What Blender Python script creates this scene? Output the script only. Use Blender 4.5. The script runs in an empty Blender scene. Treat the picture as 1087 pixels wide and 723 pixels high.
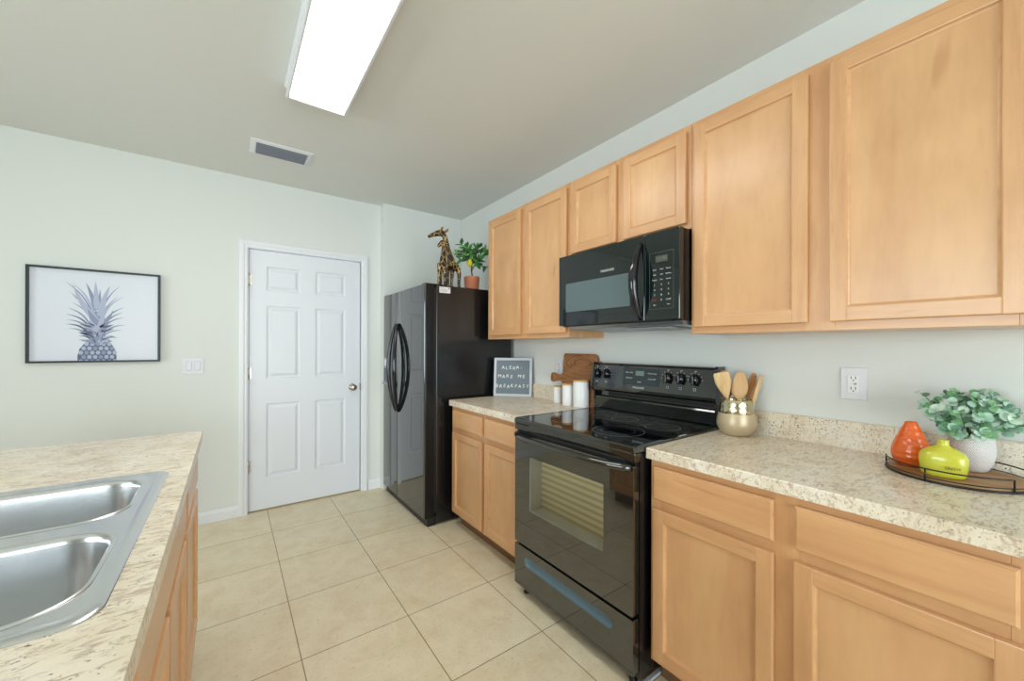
import bpy, bmesh, math, random
from mathutils import Vector, Matrix, Euler
random.seed(7)
C = bpy.context.scene.collection
SC = bpy.context.scene
PI = math.pi

# ------------------------------------------------------------------ camera
F_PX, YAW, HZ, ROLL, CAMH = 412.5, 0.6286, 368.7, -0.0029, 1.295
cd = bpy.data.cameras.new('camera'); cam = bpy.data.objects.new('camera', cd); C.objects.link(cam)
cd.sensor_fit = 'HORIZONTAL'; cd.sensor_width = 36.0; cd.lens = 36.0 * F_PX / 1087.0
cd.shift_y = (HZ - 361.5) / 1087.0; cd.clip_start = 0.02
cam.matrix_world = (Matrix.Translation((0, 0, CAMH)) @ Matrix.Rotation(-YAW, 4, 'Z')
                    @ Matrix.Rotation(PI / 2, 4, 'X') @ Matrix.Rotation(-ROLL, 4, 'Z'))
SC.camera = cam

# ------------------------------------------------------------------ light
EXPOSURE = 0.0
SC.view_settings.view_transform = 'Standard'; SC.view_settings.look = 'None'
SC.view_settings.gamma = 1.0; SC.view_settings.use_curve_mapping = False
SC.view_settings.exposure = EXPOSURE
w = bpy.data.worlds.new('world'); SC.world = w; w.use_nodes = True
w.node_tree.nodes['Background'].inputs[0].default_value = (0.75, 0.87, 1.0, 1)
w.node_tree.nodes['Background'].inputs[1].default_value = 1.6

def area(name, loc, rot, sx, sy, power, col):
    l = bpy.data.lights.new(name, 'AREA'); l.shape = 'RECTANGLE'; l.size = sx; l.size_y = sy
    l.energy = power; l.color = col
    o = bpy.data.objects.new(name, l); C.objects.link(o); o.location = loc; o.rotation_euler = rot
    return o
# daylight coming in through the windows behind and to the left of the camera
area('daylight_rear', (-0.3, -3.30, 1.25), (PI / 2, 0, 0), 3.3, 2.1, 185, (0.93, 0.97, 1.0))
area('daylight_side', (-4.30, 0.6, 1.45), (PI / 2, 0, -PI / 2), 2.5, 1.6, 125, (0.93, 0.98, 1.0))
PANEL_STRENGTH = 15.0

# ------------------------------------------------------------------ materials
def lin(r, g, b):
    f = lambda c: (c / 255 / 12.92) if c / 255 <= 0.04045 else ((c / 255 + 0.055) / 1.055) ** 2.4
    return (f(r), f(g), f(b), 1)

class NT:
    def __init__(s, name):
        s.m = bpy.data.materials.new(name); s.m.use_nodes = True; s.t = s.m.node_tree
        s.b = s.t.nodes['Principled BSDF']; s.L = s.t.links
    def n(s, typ, **kw):
        x = s.t.nodes.new(typ)
        for k, v in kw.items():
            if k in x.inputs: x.inputs[k].default_value = v
            else: setattr(x, k, v)
        return x
    def l(s, a, b): s.L.new(a, b)
    def coords(s, scale=(1, 1, 1), loc=(0, 0, 0), rnd=False):
        tc = s.n('ShaderNodeTexCoord'); mp = s.n('ShaderNodeMapping')
        mp.inputs['Scale'].default_value = scale; mp.inputs['Location'].default_value = loc
        src = tc.outputs['Object']
        if rnd:
            oi = s.n('ShaderNodeObjectInfo'); vm = s.n('ShaderNodeVectorMath', operation='MULTIPLY_ADD')
            cx = s.n('ShaderNodeCombineXYZ')
            for i in range(3): s.l(oi.outputs['Random'], cx.inputs[i])
            vm.inputs[1].default_value = (7.3, 11.1, 5.7)
            s.l(cx.outputs[0], vm.inputs[0]); s.l(src, vm.inputs[2]); src = vm.outputs[0]
        s.l(src, mp.inputs[0]); return mp.outputs[0]
    def noise(s, vec, scale, detail=3, rough=0.5, dist=0.0):
        x = s.n('ShaderNodeTexNoise', Scale=scale, Detail=detail, Roughness=rough, Distortion=dist)
        s.l(vec, x.inputs['Vector']); return x.outputs['Fac']
    def ramp(s, fac, stops):
        r = s.n('ShaderNodeValToRGB'); e = r.color_ramp.elements
        while len(e) < len(stops): e.new(0.5)
        for i, (p, c) in enumerate(stops): e[i].position = p; e[i].color = c
        s.l(fac, r.inputs[0]); return r.outputs[0]
    def mix(s, fac, a, b, typ='MIX'):
        x = s.n('ShaderNodeMix', data_type='RGBA', blend_type=typ)
        for v, i in ((fac, 0), (a, 6), (b, 7)):
            if hasattr(v, 'is_output'): s.l(v, x.inputs[i])
            else: x.inputs[i].default_value = v
        return x.outputs[2]
    def bump(s, h, strength, dist=0.001):
        b = s.n('ShaderNodeBump', Strength=strength, Distance=dist); s.l(h, b.inputs['Height'])
        s.l(b.outputs[0], s.b.inputs['Normal'])
    def set(s, **kw):
        for k, v in kw.items(): s.b.inputs[k.replace('_', ' ')].default_value = v
        return s

def plain(name, rgb, rough=0.5, metal=0.0, **kw):
    n = NT(name); n.b.inputs['Base Color'].default_value = lin(*rgb)
    n.set(Roughness=rough, Metallic=metal, **kw); return n.m

def paint(name, rgb, bump=0.12, sc=90, rough=0.7):
    n = NT(name); n.b.inputs['Base Color'].default_value = lin(*rgb); n.set(Roughness=rough)
    n.bump(n.noise(n.coords(), sc, 3), bump, 0.002); return n.m

def wood(name, base, dark, scale, knots=True, rough=0.33, coat=0.4):
    n = NT(name)
    v = n.coords(scale, rnd=True)
    a = n.noise(v, 1.0, 4, 0.55, 0.6)
    v2 = n.coords(tuple(k * 7 for k in scale), rnd=True)
    g = n.noise(v2, 1.0, 3, 0.6, 0.2)
    c1 = n.ramp(a, [(0.3, lin(*dark)), (0.5, lin(*[(x + y) / 2 for x, y in zip(base, dark)])), (0.7, lin(*base))])
    c2 = n.ramp(g, [(0.3, (0.92, 0.90, 0.87, 1)), (0.55, (1, 1, 1, 1))])
    col = n.mix(0.55, c1, c2, 'MULTIPLY')
    # soft cloudy figure of maple
    cl = n.ramp(n.noise(n.coords((1, 1, 1), rnd=True), 5, 2), [(0.3, (0.92, 0.9, 0.88, 1)), (0.7, (1.04, 1.04, 1.04, 1))])
    col = n.mix(0.8, col, cl, 'MULTIPLY')
    if knots:
        kv = n.coords(tuple(k * 0.5 for k in scale), rnd=True)
        k = n.ramp(n.noise(kv, 2.2, 2, 0.5, 1.5), [(0.70, (1, 1, 1, 1)), (0.76, (0.72, 0.6, 0.5, 1))])
        col = n.mix(0.5, col, k, 'MULTIPLY')
    n.l(col, n.b.inputs['Base Color'])
    n.set(Roughness=rough, Coat_Weight=coat, Coat_Roughness=0.25)
    n.bump(g, 0.05, 0.0005); return n.m

M = {}
M['wall'] = paint('mint_white_wall_paint', (224, 227, 223))
M['ceil'] = paint('ceiling_paint', (228, 229, 225), 0.25, 60)
M['trimw'] = plain('white_semigloss_trim', (232, 234, 238), 0.35)
M['doorw'] = plain('white_door_paint', (228, 231, 238), 0.38)
MB_, MD_ = (221, 173, 124), (206, 154, 107)
M['wv'] = wood('maple_vertical', MB_, MD_, (14, 14, 1.6))
M['wh'] = wood('maple_horizontal', MB_, MD_, (14, 1.6, 14))
M['wp'] = wood('maple_panel', (222, 176, 127), (208, 157, 110), (6, 6, 1.2))
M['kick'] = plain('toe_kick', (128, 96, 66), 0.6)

def granite(name, speck):
    n = NT(name); v = n.coords()
    base = n.ramp(n.noise(v, 9, 4, 0.6), [(0.3, lin(218, 203, 176)), (0.5, lin(234, 223, 202)), (0.75, lin(240, 234, 220))])
    sv = n.coords((30, 80, 60) if not speck else (60, 60, 60))
    st = n.noise(sv, 1.0, 5, 0.7, 0.9)
    streak = n.ramp(st, [(0.0, lin(140, 112, 108)), (0.38, lin(172, 146, 138)), (0.5, (1, 1, 1, 1))])
    col = n.mix(0.6 if not speck else 0.35, base, streak, 'MULTIPLY')
    vv = n.coords((120, 150, 140)); vt = n.noise(vv, 1.0, 3, 0.6)
    sp = n.ramp(vt, [(0.0, lin(86, 66, 66)), (0.33 if not speck else 0.38, lin(132, 104, 98)), (0.39 if not speck else 0.44, (1, 1, 1, 1))])
    mask = n.ramp(n.noise(v, 22, 2), [(0.42, (0, 0, 0, 1)), (0.6, (1, 1, 1, 1))])
    col2 = n.mix(mask, col, n.mix(1.0, col, sp, 'MULTIPLY'))
    n.l(col2, n.b.inputs['Base Color']); n.set(Roughness=0.3); return n.m
M['gran'] = granite('granite_laminate', False)
M['granb'] = granite('granite_laminate_speckled', True)

def tile():
    T = 0.4558; n = NT('beige_floor_tile')
    br = n.n('ShaderNodeTexBrick', offset=0.0, squash=1.0)
    br.inputs['Scale'].default_value = 1.0; br.inputs['Brick Width'].default_value = T; br.inputs['Row Height'].default_value = T
    br.inputs['Mortar Size'].default_value = 0.0021; br.inputs['Mortar Smooth'].default_value = 0.15; br.inputs['Bias'].default_value = 0
    n.l(n.coords(loc=(-0.2444 + T * 20, -1.8075 + T * 20, 0)), br.inputs['Vector'])
    br.inputs['Color1'].default_value = lin(230, 217, 188); br.inputs['Color2'].default_value = lin(235, 223, 195)
    br.inputs['Mortar'].default_value = lin(150, 128, 92)
    v = n.coords()
    mo = n.ramp(n.noise(v, 7, 6, 0.68, 0.4), [(0.3, lin(238, 230, 216)), (0.6, (1, 1, 1, 1))])
    fl = n.ramp(n.noise(n.coords((1, 1.6, 1)), 60, 3, 0.6), [(0.28, lin(214, 198, 176)), (0.42, (1, 1, 1, 1))])
    col = n.mix(0.8, n.mix(0.6, br.outputs['Color'], fl, 'MULTIPLY'), mo, 'MULTIPLY')
    n.l(col, n.b.inputs['Base Color']); n.set(Roughness=0.42)
    inv = n.n('ShaderNodeMath', operation='SUBTRACT'); inv.inputs[0].default_value = 1; n.l(br.outputs['Fac'], inv.inputs[1])
    n.bump(inv.outputs[0], 0.6, 0.002); return n.m
M['tile'] = tile()

def gloss(name, rgb, rough=0.06, ior=1.7, wave=0.0, wsc=3, peb=0):
    n = NT(name); n.b.inputs['Base Color'].default_value = lin(*rgb); n.set(Roughness=rough, IOR=ior)
    if wave: n.bump(n.noise(n.coords(), wsc, 1), wave, 0.02)
    if peb: n.bump(n.noise(n.coords(), peb, 2), 0.25, 0.001)
    return n.m
M['blk'] = gloss('gloss_black_enamel', (14, 20, 20), 0.06, 1.95)
M['blkdoor'] = gloss('gloss_black_appliance_door', (26, 32, 34), 0.04, 2.25, 0.06, 2.5)
M['oven'] = gloss('gloss_black_oven_glass', (24, 27, 25), 0.03, 2.15, 0.03, 2.2)
M['blkside'] = gloss('textured_black_side', (16, 17, 20), 0.2, 1.6, peb=260)
M['micro'] = gloss('gloss_black_microwave', (12, 24, 25), 0.05, 1.65)
M['mwin'] = gloss('microwave_window_mesh', (84, 102, 106), 0.15, 1.7)
M['glass_top'] = gloss('ceramic_cooktop', (9, 12, 15), 0.03, 1.6)
M['ring'] = plain('burner_ring_print', (120, 134, 138), 0.3)
M['fedge'] = gloss('black_door_edge_trim', (14, 16, 18), 0.25, 1.4)
M['rub'] = plain('black_plastic', (14, 14, 16), 0.4)
M['navy'] = gloss('dark_handle_plastic', (14, 14, 22), 0.12, 1.6)
M['mark'] = plain('white_print', (205, 210, 208), 0.5)
M['red'] = plain('red_print', (190, 60, 60), 0.5)
M['dispglass'] = gloss('display_glass', (44, 54, 58), 0.15, 1.5)
M['lcd'] = plain('pale_lcd', (120, 136, 128), 0.3)
M['silver'] = plain('satin_nickel', (178, 172, 160), 0.25, 1.0)
M['grey'] = plain('grey_plastic', (150, 156, 160), 0.4)
M['sheet'] = plain('grey_sheet_metal', (165, 172, 180), 0.35, 0.8)
M['white'] = plain('white_ceramic', (236, 236, 236), 0.25)
M['plate'] = plain('white_plastic_plate', (226, 226, 232), 0.35)
M['slotd'] = plain('dark_slot', (22, 20, 20), 0.6)
M['emit'] = NT('lamp_diffuser').set(Emission_Strength=PANEL_STRENGTH, Roughness=0.5).m
M['emit'].node_tree.nodes['Principled BSDF'].inputs['Emission Color'].default_value = (1.0, 0.975, 0.93, 1)
M['cavity'] = NT('oven_cavity_enamel').m
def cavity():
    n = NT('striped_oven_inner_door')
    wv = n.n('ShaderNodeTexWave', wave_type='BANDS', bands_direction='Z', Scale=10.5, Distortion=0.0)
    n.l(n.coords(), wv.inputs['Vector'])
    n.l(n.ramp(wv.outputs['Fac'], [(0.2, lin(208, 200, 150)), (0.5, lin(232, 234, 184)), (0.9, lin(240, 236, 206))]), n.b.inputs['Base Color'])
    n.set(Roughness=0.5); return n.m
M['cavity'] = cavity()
M['bezel'] = plain('oven_window_bezel', (242, 246, 250), 0.4)
def pane(name, tint=(0.9, 0.93, 0.93), refl=1.0):
    m = bpy.data.materials.new(name); m.use_nodes = True; t = m.node_tree; t.nodes.clear()
    o = t.nodes.new('ShaderNodeOutputMaterial'); mx = t.nodes.new('ShaderNodeMixShader')
    tr = t.nodes.new('ShaderNodeBsdfTransparent'); tr.inputs[0].default_value = (*tint, 1)
    gl = t.nodes.new('ShaderNodeBsdfGlossy'); gl.inputs['Roughness'].default_value = 0.03
    fr = t.nodes.new('ShaderNodeFresnel'); fr.inputs[0].default_value = 1.5
    t.links.new(fr.outputs[0], mx.inputs[0]); t.links.new(tr.outputs[0], mx.inputs[1]); t.links.new(gl.outputs[0], mx.inputs[2])
    t.links.new(mx.outputs[0], o.inputs[0]); return m
M['pane'] = pane('clear_pane'); M['pane_dim'] = pane('tinted_oven_pane', (0.97, 0.97, 0.95))
def steel():
    n = NT('brushed_stainless'); n.b.inputs['Base Color'].default_value = lin(214, 216, 218); n.set(Metallic=1.0, Roughness=0.27)
    g = n.noise(n.coords((6, 260, 260)), 1, 3); n.bump(g, 0.12, 0.0004)
    r = n.n('ShaderNodeMapRange'); r.inputs[3].default_value = 0.16; r.inputs[4].default_value = 0.32
    n.l(n.noise(n.coords(), 12, 4), r.inputs[0]); n.l(r.outputs[0], n.b.inputs['Roughness']); return n.m
M['steel'] = steel()

# ------------------------------------------------------------------ mesh builder
class MB:
    def __init__(s): s.bm = bmesh.new()
    def _add(s, tmp, mi=0, smooth=False):
        for f in tmp.faces: f.material_index = mi; f.smooth = smooth
        me = bpy.data.meshes.new('t'); tmp.to_mesh(me); tmp.free(); s.bm.from_mesh(me); bpy.data.meshes.remove(me); return s
    def box(s, x0, x1, y0, y1, z0, z1, bev=0.0, mi=0, seg=2):
        t = bmesh.new(); bmesh.ops.create_cube(t, size=1)
        for v in t.verts:
            v.co = Vector(((x0 + x1) / 2 + v.co.x * abs(x1 - x0), (y0 + y1) / 2 + v.co.y * abs(y1 - y0), (z0 + z1) / 2 + v.co.z * abs(z1 - z0)))
        if bev: bmesh.ops.bevel(t, geom=t.edges[:], offset=bev, segments=seg, affect='EDGES', profile=0.6)
        return s._add(t, mi)
    def grid_loft(s, rings, cap0=True, cap1=True, closed=True, mi=0, smooth=True, ringclosed=False):
        t = bmesh.new(); R = [[t.verts.new(p) for p in r] for r in rings]
        n = len(R[0]); m = len(R)
        for i in range(m if ringclosed else m - 1):
            a, b = R[i], R[(i + 1) % m]
            for j in range(n if closed else n - 1):
                try: t.faces.new((a[j], a[(j + 1) % n], b[(j + 1) % n], b[j]))
                except ValueError: pass
        if cap0: t.faces.new(R[0][::-1])
        if cap1: t.faces.new(R[-1])
        bmesh.ops.recalc_face_normals(t, faces=t.faces[:])
        return s._add(t, mi, smooth)
    def lathe(s, prof, c, segs=48, sx=1, sy=1, rot=0, mi=0, cap0=True, cap1=True, smooth=True):
        rings = []
        for r, z in prof:
            ring = []
            for k in range(segs):
                a = 2 * PI * k / segs; x, y = math.cos(a) * r * sx, math.sin(a) * r * sy
                ring.append((c[0] + x * math.cos(rot) - y * math.sin(rot), c[1] + x * math.sin(rot) + y * math.cos(rot), c[2] + z))
            rings.append(ring)
        return s.grid_loft(rings, cap0, cap1, mi=mi, smooth=smooth)
    def tube(s, pts, r, segs=10, closed=False, mi=0, flat=1.0, up=(0, 0, 1)):
        pts = [Vector(p) for p in pts]; n = len(pts); rings = []
        rr = r if isinstance(r, (list, tuple)) else [r] * n
        u0 = None
        for i, p in enumerate(pts):
            a = pts[(i - 1) % n] if (closed or i) else p; b = pts[(i + 1) % n] if (closed or i < n - 1) else p
            d = (b - a).normalized()
            ref = Vector(up) if u0 is None else u0
            if abs(d.dot(ref)) > 0.98: ref = Vector((0, 1, 0)) if abs(d.y) < 0.9 else Vector((1, 0, 0))
            u = (ref - d * ref.dot(d)).normalized(); u0 = u; v = d.cross(u)
            rings.append([p + (u * math.cos(2 * PI * k / segs) + v * math.sin(2 * PI * k / segs) * flat) * rr[i] for k in range(segs)])
        return s.grid_loft(rings, not closed, not closed, mi=mi, ringclosed=closed)
    def prism(s, pts, f, a, b, mi=0, smooth=False):
        """pts 2D outline; f(u, v, w) -> 3D; extruded w from a to b"""
        return s.grid_loft([[f(u, v, a) for u, v in pts], [f(u, v, b) for u, v in pts]], mi=mi, smooth=smooth)
    def plate(s, outer, holes, f, d, mi=0):
        t = bmesh.new(); edges = []
        for lp in [outer] + holes:
            vs = [t.verts.new(f(u, v, d)) for u, v in lp]
            for i in range(len(vs)): edges.append(t.edges.new((vs[i], vs[(i + 1) % len(vs)])))
        bmesh.ops.triangle_fill(t, use_beauty=True, use_dissolve=False, edges=edges)
        return s._add(t, mi)
    def ball(s, c, r, sub=2, sc=(1, 1, 1), mi=0, smooth=True):
        t = bmesh.new(); bmesh.ops.create_icosphere(t, subdivisions=sub, radius=r)
        for v in t.verts: v.co = Vector((v.co.x * sc[0] + c[0], v.co.y * sc[1] + c[1], v.co.z * sc[2] + c[2]))
        return s._add(t, mi, smooth)
    def poly(s, pts, mi=0, smooth=False):
        t = bmesh.new(); t.faces.new([t.verts.new(p) for p in pts]); return s._add(t, mi, smooth)
    def build(s, name, mat, parent=None, local=False, recalc=False):
        if recalc: bmesh.ops.recalc_face_normals(s.bm, faces=s.bm.faces[:])
        me = bpy.data.meshes.new(name); s.bm.to_mesh(me); s.bm.free()
        for m in (mat if isinstance(mat, (list, tuple)) else [mat]): me.materials.append(m)
        return link_mesh(name, me, parent, local)

def wloc(o):
    v = Vector((0, 0, 0))
    while o: v += o.location; o = o.parent
    return v
def link_mesh(name, me, parent=None, local=False):
    o = bpy.data.objects.new(name, me); C.objects.link(o)
    if parent:
        o.parent = parent
        if not local: me.transform(Matrix.Translation(-wloc(parent)))
    return o
def tag(o, label, cat, group=None):
    o['label'] = label; o['category'] = cat
    if group: o['group'] = group
    return o
def thing(name, label, cat, loc=(0, 0, 0), rot=(0, 0, 0), group=None):
    o = bpy.data.objects.new(name, None); C.objects.link(o); o.location = loc; o.rotation_euler = rot
    o.empty_display_size = 0.05
    return tag(o, label, cat, group)
def struct(o): o['kind'] = 'structure'; return o
def evaluated(o):
    """bake modifiers into the mesh"""
    bpy.context.view_layer.update()
    dg = bpy.context.evaluated_depsgraph_get(); me = bpy.data.meshes.new_from_object(o.evaluated_get(dg))
    o.modifiers.clear(); o.data = me; return o
def text_mesh(s, size, ext=0.0004, align='CENTER'):
    cu = bpy.data.curves.new('txt', 'FONT'); cu.body = s; cu.size = size; cu.extrude = ext; cu.align_x = align; cu.align_y = 'CENTER'
    o = bpy.data.objects.new('txt', cu); C.objects.link(o); bpy.context.view_layer.update()
    me = bpy.data.meshes.new_from_object(o.evaluated_get(bpy.context.evaluated_depsgraph_get()))
    bpy.data.objects.remove(o); bpy.data.curves.remove(cu); return me
def add_text(mb, s, size, mat4, ext=0.0004, mi=0):
    me = text_mesh(s, size, ext); me.transform(mat4)
    n0 = len(mb.bm.faces); mb.bm.from_mesh(me); mb.bm.faces.ensure_lookup_table()
    for f in mb.bm.faces[n0:]: f.material_index = mi
    bpy.data.meshes.remove(me)
def face_nx(x, y, z, tilt=0.0):
    """text on a surface facing -x: text right = -y, text up = +z"""
    R = Matrix(((0, 0, -1), (-1, 0, 0), (0, 1, 0))).to_4x4()
    return Matrix.Translation((x, y, z)) @ Matrix.Rotation(tilt, 4, 'Y') @ R
def rrect(x0, x1, y0, y1, r, k=6):
    out = []
    for cx, cy, a0 in ((x1 - r, y1 - r, 0), (x0 + r, y1 - r, 90), (x0 + r, y0 + r, 180), (x1 - r, y0 + r, 270)):
        for i in range(k + 1):
            a = math.radians(a0 + 90 * i / k); out.append((cx + r * math.cos(a), cy + r * math.sin(a)))
    return out

# ------------------------------------------------------------------ room
XW, XU, XC, YB, YBC, ZC, XJ = 1.92, 1.615, 1.285, 3.624, 3.53, 2.597, 1.128
XL, YR = -4.2, -3.2
struct(MB().box(XL - .2, XW + .2, YR - .2, YB + .2, -.1, 0).build('floor', M['tile']))
struct(MB().box(XL - .2, XW + .2, YR - .2, YB + .2, ZC, ZC + .1).build('ceiling', M['ceil']))
struct(MB().box(XW, XW + .12, YR - .2, YB + .2, 0, ZC).build('wall_right', M['wall']))
DX0, DX1, DZ = 0.104, 0.968, 2.068
mb = MB().box(XL - .12, DX0, YB, YB + .12, 0, ZC).box(DX0, DX1, YB, YB + .12, DZ, ZC).box(DX1, XW, YB, YB + .12, 0, ZC)
struct(mb.build('wall_back', M['wall']))
struct(MB().box(XJ, XW, YBC, YB, 0, ZC, 0.004).build('wall_alcove', M['wall']))
# left wall with window opening, rear wall with wide glazed opening
def wall_open(name, f, a0, a1, o0, o1, z0, z1):
    mb = MB()
    for b in ((a0, o0, 0, ZC), (o1, a1, 0, ZC), (o0, o1, 0, z0), (o0, o1, z1, ZC)):
        if b[1] - b[0] > 0.001 and b[3] - b[2] > 0.001: mb.box(*f(*b))
    return struct(mb.build(name, M['wall']))
wall_open('wall_left', lambda a, b, c, d: (XL - .12, XL, a, b, c, d), YR, YB, -.7, 1.9, 0.6, 2.3)
wall_open('wall_rear', lambda a, b, c, d: (a, b, YR - .12, YR, c, d), XL, XW, -2.0, 1.4, 0.12, 2.32)
def window(name, f, a0, a1, z0, z1, n):
    root = bpy.data.objects.new(name, None); C.objects.link(root); struct(root)
    fr = MB(); t = 0.045
    def B(a, b, c, d, m, d0=.03, d1=.09): m.box(*f(a, b, d0, d1, c, d))
    B(a0, a1, z0, z0 + t, fr); B(a0, a1, z1 - t, z1, fr)
    for i in range(n + 1):
        c = a0 + (a1 - a0 - t) * i / n; B(c, c + t, z0 + t, z1 - t, fr, .034, .086)
    fr.build('window_frame', M['trimw'], root)
    p = MB(); B(a0 + t, a1 - t, z0 + t, z1 - t, p, .058, .06); p.build('pane', M['pane'], root)
window('window_1', lambda a, b, p, q, c, d: (XL - q, XL - p, a, b, c, d), -.7, 1.9, .6, 2.3, 3)
window('window_2', lambda a, b, p, q, c, d: (a, b, YR - q, YR - p, c, d), -2.0, 1.4, .12, 2.32, 3)

# baseboards
def base_prof(x0, x1, y, name):
    pr = [(0, 0), (-.014, 0), (-.014, .060), (-.010, .070), (-.007, .084), (0, .086)]
    struct(MB().prism(pr, lambda u, v, w: (w, y + u, v), x0, x1).build(name, M['trimw']))
base_prof(XL, 0.0615, YB, 'baseboard_back')
base_prof(1.0185, XJ, YB, 'baseboard_alcove')

# door
dr = bpy.data.objects.new('door_1', None); C.objects.link(dr); struct(dr); dr.location = (0.535, YB, 0)
YF = YB + 0.010
def fy(u, v, w): return (u, YF + w, v)
LX0, LX1, LZ0, LZ1 = 0.1245, 0.9475, 0.013, 2.048
pan = [(x0, x1, z0, z1) for (x0, x1) in ((.237, .475), (.587, .827)) for (z0, z1) in ((.257, .842), (1.043, 1.617), (1.737, 1.928))]
mb = MB()
holes = [[(a, c), (b, c), (b, d), (a, d)] for a, b, c, d in pan]
mb.plate([(LX0, LZ0), (LX1, LZ0), (LX1, LZ1), (LX0, LZ1)], holes, fy, 0)
for a, b, c, d in pan:
    rings = [[fy(*p) for p in ((a + o, c + o, w), (b - o, c + o, w), (b - o, d - o, w), (a + o, d - o, w))]
             for o, w in ((0, 0), (.003, .006), (.010, .009), (.018, .009), (.036, .0018), (.038, .001))]
    mb.grid_loft(rings, False, True, smooth=False)
ed = [(LX0, LZ0), (LX1, LZ0), (LX1, LZ1), (LX0, LZ1)]
mb.grid_loft([[fy(u, v, 0) for u, v in ed], [fy(u, v, .035) for u, v in ed]], False, True, smooth=False)
mb.build('door_leaf', M['doorw'], dr)
mb = MB(); CW = .058
prof = [(0, 0), (0, -.009), (.010, -.013), (.022, -.013), (.030, -.017), (.050, -.017), (.058, -.012), (.058, 0)]
ci, co = DX0 + .012, DX1 - .012
path = [(ci, 0, -1, 0), (ci, DZ - .012, -1, 1), (co, DZ - .012, 1, 1), (co, 0, 1, 0)]
rings = [[(x + sx * u, YB + w, z + sz * u) for u, w in prof] for x, z, sx, sz in path]
mb.grid_loft(rings, smooth=False)
mb.box(DX0, ci, YB - .002, YB + .11, 0, DZ); mb.box(co, DX1, YB - .002, YB + .11, 0, DZ); mb.box(DX0, DX1, YB - .002, YB + .11, DZ - .012, DZ)
mb.box(ci, ci + .01, YF + .037, YF + .05, 0, DZ - .012).box(co - .01, co, YF + .037, YF + .05, 0, DZ - .012)
mb.build('door_frame', M['trimw'], dr)
for z in (1.816, 1.087, .359):
    h = MB().lathe([(.006, -.045), (.0075, -.043), (.0075, .043), (.006, .045)], (.1205, YB + .002, z), 14)
    h.box(.1215, .137, YF - .0012, YF + .0005, z - .042, z + .042)
    h.build('hinge', M['silver'], dr)
kb = MB()
def yl(prof, c, segs=28):  # lathe about the y axis (towards the room = -y)
    return [[(c[0] + r * math.cos(2 * PI * k / segs), c[1] - y, c[2] + r * math.sin(2 * PI * k / segs)) for k in range(segs)] for r, y in prof]
kb.grid_loft(yl([(.031, 0), (.031, .005), (.026, .009), (.012, .012), (.011, .03), (.018, .036), (.026, .046), (.028, .054), (.024, .062), (.012, .067), (.001, .068)], (.884, YF, .937)))
kb.build('door_knob', M['silver'], dr)
MB().box(.9462, .9478, YF - .0006, YF + .0, .912, .965).box(.948, .955, YF - .003, YF + .004, .905, .972).build('strike_plate', M['silver'], dr)
struct(MB().box(LX0, LX1, YF + .005, YB + .1, 0, .010).build('trim_1', plain('door_threshold', (170, 152, 110), 0.5)))
struct(MB().box(1.20, 1.46, .897, .915, 0, .012, .003).build('trim_2', plain('grey_edging_strip', (186, 190, 196), 0.35)))

# ------------------------------------------------------------------ cabinets
def mk_right(X0): return lambda a, d, z: (X0 - d, a, z)     # d: out of the face towards -x
def mk_isl(X0): return lambda a, d, z: (X0 + d, a, z)
def fb(mb, f, a0, a1, d0, d1, z0, z1, bev=0, mi=0):
    p, q = f(a0, d0, z0), f(a1, d1, z1)
    mb.box(min(p[0], q[0]), max(p[0], q[0]), min(p[1], q[1]), max(p[1], q[1]), z0, z1, bev, mi)
WM = None
def panel_door(parent, f, a0, a1, z0, z1, sw=.046):
    """frame-and-panel door, back at d=.001, face at d=.02"""
    mb = MB(); D = .020
    fb(mb, f, a0, a0 + sw, .001, D, z0, z1, .003, 0); fb(mb, f, a1 - sw, a1, .001, D, z0, z1, .003, 0)
    fb(mb, f, a0 + sw - .002, a1 - sw + .002, .0012, D - .0002, z0 + .0005, z0 + sw, .003, 1)
    fb(mb, f, a0 + sw - .002, a1 - sw + .002, .0012, D - .0002, z1 - sw, z1 - .0005, .003, 1)
    ia, ib, ic, id_ = a0 + sw - .003, a1 - sw + .003, z0 + sw - .003, z1 - sw + .003
    rings = [[f(ia + o, d, ic + o), f(ib - o, d, ic + o), f(ib - o, d, id_ - o), f(ia + o, d, id_ - o)]
             for o, d in ((0, D - .0035), (.0035, D - .0035), (.0045, D - .007), (.008, D - .0095), (.0105, D - .0105))]
    mb.grid_loft(rings, False, False, mi=1, smooth=False)
    o, d = .0105, D - .0105
    mb.poly([f(ia + o, d, ic + o), f(ib - o, d, ic + o), f(ib - o, d, id_ - o), f(ia + o, d, id_ - o)], mi=2)
    mb.build('door', [M['wv'], M['wh'], M['wp']], parent)
def slab(parent, f, a0, a1, z0, z1, name='drawer'):
    mb = MB()
    rings = [[f(a0 + o, d, z0 + o), f(a1 - o, d, z0 + o), f(a1 - o, d, z1 - o), f(a0 + o, d, z1 - o)]
             for o, d in ((0, .001), (0, .0135), (.0015, .0155), (.0035, .0165), (.0045, .0190), (.0060, .020))]
    mb.grid_loft(rings, True, True, smooth=False); mb.build(name, [M['wh']], parent)
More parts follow.
